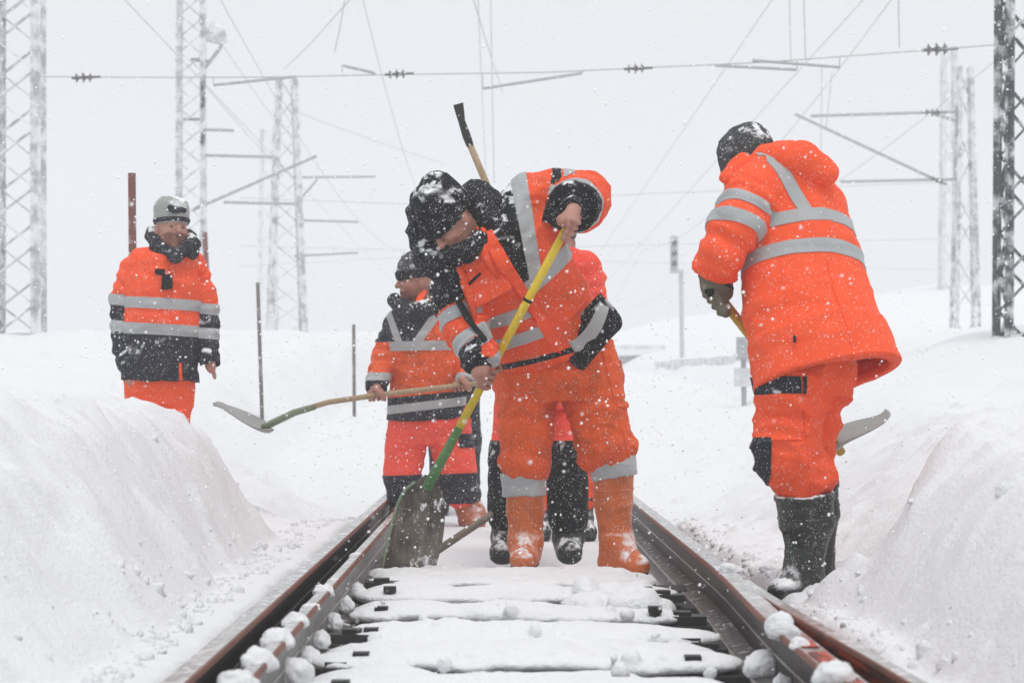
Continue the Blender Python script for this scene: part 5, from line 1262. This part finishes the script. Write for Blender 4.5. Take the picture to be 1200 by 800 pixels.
    col = [Cone(q(181, 275, 0.02), q(187, 292, -0.06), 8*k, 9*k, 0.02), Cone(q(188, 292, -0.06), q(206, 299, -0.13), 8*k, 6*k, 0.02), Cone(q(206, 299, -0.13), q(225, 288, -0.07), 6*k, 8*k, 0.02), Cone(q(226, 294, -0.05), q(219, 278, 0.06), 8*k, 7*k, 0.02), Cone(q(183, 277, 0.04), q(218, 280, 0.07), 10*k, 10*k, 0.03)]
    garment('collar', col, 0.008, M['navy'], jk, base, (), (), fold_disp(0.02, (16, 16, 16), 3.0, 1.1))
worker_left()

# ---- worker with the long wooden shovel
F2 = Fig(12.1)
def worker_shovel():
    F = F2; q, k = F.q, F.k; Rv = (0.95, 0.25, 0)
    t, base = person('man in dark beanie looking left, holding a long wooden shovel across his hips', [q(505, 617)[0], F.Y0, -0.02])
    tor = loft_px(F, [(500, 491, 0, Rv, 46, 30), (500, 470, 0, Rv, 44, 29), (499, 430, 0, Rv, 42, 28), (498, 395, -0.02, Rv, 43, 28), (497, 375, -0.03, Rv, 36, 25), (495, 360, -0.04, Rv, 24, 20)])
    P1, s1 = sleeve(F, [(465, 384, 0.0, 17), (451, 415, -0.02, 14.5), (446, 436, -0.10, 13), (441, 455, -0.20, 11.5)])
    P2, s2 = sleeve(F, [(533, 388, 0.05, 17), (545, 420, 0.06, 14.5), (550, 442, -0.06, 13), (545, 451, -0.18, 11)])
    prims = [tor, Cone(q(474, 378, 0.0), q(524, 382, 0.03), 18*k, 18*k, 0.05)]+s1+s2
    for p_ in s1+s2: p_.k = 0.009
    isS = lambda V: gdist([tor], V)-gdist(s1+s2, V)-0.001
    T = fNot(isS); b = F.band; ro = F.right_of
    v1 = fAnd(ro(454, 372, 466, 405), fNot(ro(462, 372, 475, 405)), b(360, 408)); v2 = fAnd(ro(514, 358, 482, 405), fNot(ro(526, 358, 494, 405)), b(350, 404), F.front(0.0))
    regs = [('reflective_stripe', fAnd(T, b(400, 411, -0.02, 500)), M['reflective'], 0.004), ('reflective_stripe', fAnd(T, b(470, 480, -0.12, 500)), M['reflective'], 0.004), ('reflective_stripe', fAnd(v1, F.front(0)), M['reflective'], 0.004), ('reflective_stripe', fAnd(T, v2), M['reflective'], 0.004),
            ('reflective_stripe', fAnd(isS, b(437, 446)), M['reflective'], 0.004), ('cuff', fAnd(isS, b(445, 470)), M['navy'], 0.002), ('black_panel', fAnd(T, b(462, 500, -0.10, 500)), M['navy'], 0.0015),
            ('black_panel', fAnd(b(340, 401), fOr(fNot(ro(520, 358, 488, 405)), lambda V: V[:, 1]-F.Y0-0.05)), M['navy'], 0.0015)]
    jk = garment('jacket', prims, 0.0095, M['orange_dirty'], t, base, regs, [Cone(P1[-1], P1[-1]+(P1[-2]-P1[-1])*0.5, 9*k, 8*k, 0, True)], fold_disp(0.013, (5, 5, 8), 31.0))
    pel = loft_px(F, [(503, 475, 0.02, Rv, 44, 28), (503, 500, 0.02, Rv, 49, 30), (503, 520, 0.02, Rv, 47, 28)])
    lA = [q(478, 510), q(472, 555, -0.02), q(472, 580, 0.0), q(470, 612)]; lB = [q(526, 510, 0.03), q(536, 555, 0.0), q(542, 578, 0.02), q(556, 612, 0.03)]
    garment('trousers', [pel]+chain(lA[:3], [25*k, 21*k, 17*k], 0.02)+chain(lB[:3], [27*k, 22*k, 20*k], 0.02), 0.01, M['red_orange'], t, base,
            [('knee_patch', b(555, 590, -0.03, 500), M['navy'], 0.006), ('pocket_flap', fAnd(b(508, 524), ro(538, 500, 538, 530), F.front(0.1)), M['navy'], 0.008)], [Slab(q(503, 545, 0.02), (1, 0, 0), 0.006, 0.1, 0.02)], fold_disp(0.013, (6, 6, 9), 19.0))
    boot(t, base, q(472, 568), q(471, 606), q(466, 617, -0.12), 16*k, 14*k, M['boot_brown'], 0.009); boot(t, base, q(541, 568, 0.02), q(553, 603, 0.03), q(560, 613, -0.05), 18*k, 15.5*k, M['boot_brown'], 0.009)
    hc = q(486, 329, -0.06); up = (-0.10, -0.06, 1); fw = (-0.92, -0.34, -0.20)
    hp, hs_, eyes, g, A = head_prims(hc, up, fw)
    sp = [q(560, 449, -0.22), q(500, 456, -0.26), q(440, 463, -0.25), q(385, 471, -0.20), q(345, 484, -0.14), q(314, 498, -0.12)]
    sd = unit(sp[1]-sp[2])
    hands = fist_prims(sp[2], sd, (0.05, 0.35, 0.9), q(441, 452, -0.20), 0.017, 1.15, sgn=-1)+fist_prims(q(540, 451.5, -0.232), sd, (0.05, 0.35, 0.9), q(543, 449, -0.19), 0.017, 1.15, sgn=-1)
    inner_body(t, base, hp, hs_, eyes, q(496, 366, -0.03), q(503, 495, 0.02), None, [P1, P2], [lA, lB], hands, 0.0068, lambda V: np.minimum(-0.05-((V-hc)@A[2])-0.1*((V-hc)@A[1]-0.05), 0.13-np.linalg.norm(V-hc, axis=1)))
    hat = [Ell(g(0, -0.010, 0.050), (0.094, 0.114, 0.105), A, 0.03), Ell(g(0, -0.02, 0.125), (0.07, 0.085, 0.06), A, 0.04)]
    garment('beanie', hat, 0.006, M['grey_knit'], t, base, [('beanie_cuff', lambda V: 0.030-np.abs((V-g(0, 0, 0.042))@A[2]+0.10*((V-g(0, 0, 0.04))@A[1])), M['black'], 0.007)], [Slab(g(0, 0, -0.175), unit(A[2]+0.06*A[1]), 0.2, 0.6)], fold_disp(0.006, (18, 18, 18), 44.0))
    col = [Cone(q(463, 352, -0.12), q(478, 364, -0.16), 7*k, 9*k, 0.03), Cone(q(478, 364, -0.16), q(500, 362, -0.14), 9*k, 9*k, 0.03), Cone(q(505, 345, 0.02), q(514, 358, 0.02), 11*k, 13*k, 0.03), Cone(q(505, 350, 0.04), q(480, 358, 0.04), 12*k, 12*k, 0.03)]
    garment('collar', col, 0.008, M['navy'], jk, base, (), (), fold_disp(0.018, (16, 16, 16), 3.0, 1.1))
    garment('scarf', [Cone(q(496, 342, -0.09), q(489, 357, -0.15), 4.5*k, 4*k, 0.01, squash=(np.array([0.0, 1.0, 0]), 0.6))], 0.007, M['orange'], jk, base)
    sb = sp[2]; tt = empty('shovel', sb, 'long wooden shovel held level, worn green socket and grey scoop pointing left over the snow', 'shovel', 'shovels')
    bm_ = MB(); bm_.tube([p-sb for p in sp[:4]]+[(sp[3]*0.5+sp[4]*0.5)+np.array([0, 0, 0.003])-sb], [0.016]*5, 12); bm_.build('shaft', M['wood'], tt, True)
    bm_ = MB(); bm_.tube([(sp[3]*0.6+sp[4]*0.4)-sb, sp[4]+np.array([0, 0, 0.004])-sb, sp[5]-sb, q(306, 500, -0.12)-sb], [0.018, 0.0205, 0.022, 0.012], 12); bm_.build('socket', M['green_worn'], tt, True)
    rows = [[(249, 473, .0), (256, 471, -.14), (250, 475, -.28)], [(270, 476, .04), (276, 482, -.14), (268, 483, -.32)], [(296, 486, .05), (300, 500, -.14), (292, 498, -.34)], [(320, 499, .03), (318, 505, -.14), (321, 503, -.30)]]
    grid_sheet('blade', [[q(*p) for p in r] for r in rows], M['blade_grey'], tt, sb, 0.008)
worker_shovel()

# ---- three more workers, mostly hidden
def hidden(label, Y0, cx, feet, legs, jmat, tmat, split, lower, bmat, head_py, sh_w, hem_py, boots_top, hipw=30, extra_sh=None, jdy=0.0):
    F = Fig(Y0); q, k = F.q, F.k; Rv = (1, 0, 0); s = 1/k; b = F.band
    t, base = person(label, [q(cx, feet)[0], Y0, H-(feet-HY)*k])
    hy = lambda m: feet-m*s                                   # pixel row of a height above the feet
    tor = loft_px(F, [(cx, hem_py, jdy, Rv, hipw*1.12, 0.19*s), (cx, hy(1.05), jdy, Rv, hipw, 0.17*s), (cx, hy(1.32), jdy, Rv, sh_w*0.86, 0.16*s), (cx, hy(1.46), jdy, Rv, sh_w*0.66, 0.13*s), (cx, hy(1.53), jdy, Rv, sh_w*0.35, 0.09*s)])
    P1, s1 = sleeve(F, [(cx-sh_w*0.80, hy(1.40), jdy, 0.085*s), (cx-sh_w*0.92, hy(1.12), jdy, 0.075*s), (cx-sh_w*0.45, hy(0.98), jdy-0.22, 0.06*s)])
    P2, s2 = sleeve(F, [(cx+sh_w*0.80, hy(1.40), jdy, 0.085*s), (cx+sh_w*0.92, hy(1.12), jdy, 0.075*s), (cx+sh_w*0.45, hy(0.98), jdy-0.22, 0.06*s)])
    garment('jacket', [tor]+s1+s2, 0.011, jmat, t, base, [('reflective_stripe', b(hy(1.22), hy(1.17)), M['reflective'], 0.004)], (), fold_disp(0.013, (5, 5, 8), cx))
    LP = []
    for (x0, x1, x2, r0, r1) in legs: LP.append([q(x0, hy(0.88), jdy), q(x1, hy(0.50), 0.0), q(x2, hy(0.22), 0.0)])
    pel = loft_px(F, [(cx, hy(1.0), jdy, Rv, hipw*0.95, 0.15*s), (cx, hy(0.86), jdy, Rv, hipw, 0.15*s), (cx, hy(0.80), jdy, Rv, hipw*0.95, 0.14*s)])
    tp = [pel]
    for P, l in zip(LP, legs): tp += chain(P, [l[3], l[3]*0.92, l[4]*1.02], 0.02)
    regs = [('dark_lower_leg', b(split, feet+50), lower, 0.003)] if lower else []
    garment('trousers', tp, 0.010, tmat, t, base, regs, (), fold_disp(0.011, (6, 6, 9), cx+5))
    for P, l in zip(LP, legs):
        top = q(l[2], boots_top, 0.0); boot(t, base, top, q(l[2], hy(0.13), 0.02), q(l[2]-2*(1 if l is legs[0] else -1), hy(0.055), -0.14), l[4], l[4]*0.80, bmat, 0.0085)
    hc = q(cx, head_py, jdy-0.03); hp, hs_, eyes, g, A = head_prims(hc, (0, -0.15, 1), (-0.2, -0.9, -0.3))
    hands = fist_prims(P1[-1]+np.array([0.04, -0.06, 0]), (0.3, 0, 1), (0.2, 0.9, 0), P1[-1], 0.017)+fist_prims(P2[-1]+np.array([-0.04, -0.06, 0]), (0.3, 0, 1), (0.2, 0.9, 0), P2[-1], 0.017, sgn=-1)
    inner_body(t, base, hp, hs_, eyes, q(cx, hy(1.5), jdy), q(cx, hy(0.95), jdy), None, [P1, P2], LP, hands, 0.009)
    garment('beanie', [Ell(g(0, -0.01, 0.05), (0.092, 0.112, 0.10), A, 0.03)], 0.008, M['grey_knit'], t, base, (), [Slab(g(0, 0, -0.175), A[2], 0.2, 0.6)])
    return F, P1, P2
kC = FPX/9.7
hidden('man hidden behind the front man, black lower legs and round-toed black boots, red shoulder showing', 9.7, 634, 661, ((606, 595, 590, 0.092, 0.066), (658, 664, 666, 0.100, 0.088)), M['red_orange'], M['red_orange'], 516, M['black'], M['boot_black'], 268, 62, 478, 585, 48, jdy=0.12)
hidden('man farthest back behind the front man, only an orange trouser leg with black boot showing', 11.0, 655, 636, ((630, 632, 634, 0.08, 0.06), (680, 683, 685, 0.075, 0.05)), M['orange'], M['orange'], 0, None, M['boot_black'], 285, 46, 470, 580, 34)
hidden('man in dark work clothes hidden behind the man with the wooden shovel', 13.3, 533, 604, ((515, 516, 517, 0.085, 0.066), (546, 549, 551, 0.085, 0.062)), M['navy'], M['navy'], 0, None, M['boot_black'], 318, 33, 470, 560, 27)
# upright tool of the hidden man: shaft with a dark flattened end, and a bar lying on the snow
Yt = 9.62
tb = pt(600, 300, Yt+0.3); tl = empty('long_handled_tool', tb, 'long wooden handle with a dark flattened tip, sticking up behind the bent man\'s back', 'tool')
b = MB(); b.tube([pt(612, 330, Yt+0.3)-tb, pt(569, 213, Yt+0.3)-tb, pt(550, 168, Yt+0.3)-tb], [0.017, 0.017, 0.016], 12); b.build('shaft', M['wood'], tl, True)
b = MB(); pA, pB, pC, pD = [pt(*p, Yt+0.3)-tb for p in ((551, 171), (547, 160), (541, 142), (537, 122))]
d_ = unit(pD-pA); sx = np.array([1.0, 0, 0]); sx = unit(sx-(sx@d_)*d_); sy = np.cross(d_, sx)
def flat_tip(mb, P, W, Tn):
    V = []; Q = []
    for p, w, t in zip(P, W, Tn):
        for a in np.arange(8)*math.pi/4: V.append(p+sx*w*math.copysign(abs(math.cos(a))**0.6, math.cos(a))+sy*t*math.copysign(abs(math.sin(a))**0.6, math.sin(a)))
    m = len(P)
    for i in range(m-1): Q += [[i*8+j, i*8+(j+1) % 8, i*8+8+(j+1) % 8, i*8+8+j] for j in range(8)]
    mb.add(V, Q+[[0, 3, 2, 1], [0, 5, 4, 3], [0, 7, 6, 5]], ()); o = (m-1)*8
    mb.add([V[o+i] for i in range(8)], [[0, 1, 2, 3], [0, 3, 4, 5], [0, 5, 6, 7]])
flat_tip(b, [pA, pB, pC, (pC+pD)/2, pD], [0.018, 0.021, 0.017, 0.022, 0.025], [0.018, 0.017, 0.012, 0.010, 0.007]); b.build('tip', M['wood_dark'] if False else M['iron'], tl)
bb0 = pt(512, 645, 9.35); bar = MB(); e1 = pt(640, 560, 9.98); bar.tube([np.zeros(3), (e1-bb0)*0.5, e1-bb0], [0.018, 0.0175, 0.017], 12)
ob = bar.build('wooden_bar', M['wood_dark'], None, True); ob.location = tuple(bb0); tag(ob, 'weathered wooden bar slanting up from the shovel blade to the black boots', 'bar')
# ------------------------------------------------------------------ falling snow and air
def snowfall(n):
    V0, T0 = ICO1; Vs, Ts, k = [], [], 0
    Y = 2.6+(15.5-2.6)*RNG.random(n)**(1/2.4)
    px = RNG.uniform(-20, 1220, n); py = RNG.uniform(-15, 815, n)
    x = (px-CX)*Y/FPX; z = H-(py-HY)*Y/FPX
    r = 0.0020+0.0038*RNG.random(n)**2.6; r *= np.clip(Y/6.5, 0.55, 1.0)
    ok = z > ground(x, Y)+0.02
    for a, b_, c, rr in zip(x[ok], Y[ok], z[ok], r[ok]):
        S = RNG.uniform(0.7, 1.25, 3)*rr
        Vs.append(V0*S+np.array([a, b_, c])); Ts.append(T0+k); k += len(V0)
    o = link('falling_snow', mesh_data('falling_snow', np.vstack(Vs), [np.vstack(Ts)], M['flake'])); tag(o, 'white snowflakes falling through the air everywhere', None, None, 'stuff')
snowfall(21000)
hz = closed_box('haze', HAZE[0], HAZE[1], hm); hz['kind'] = 'stuff'
print('script seconds', round(time.time()-T0, 1))
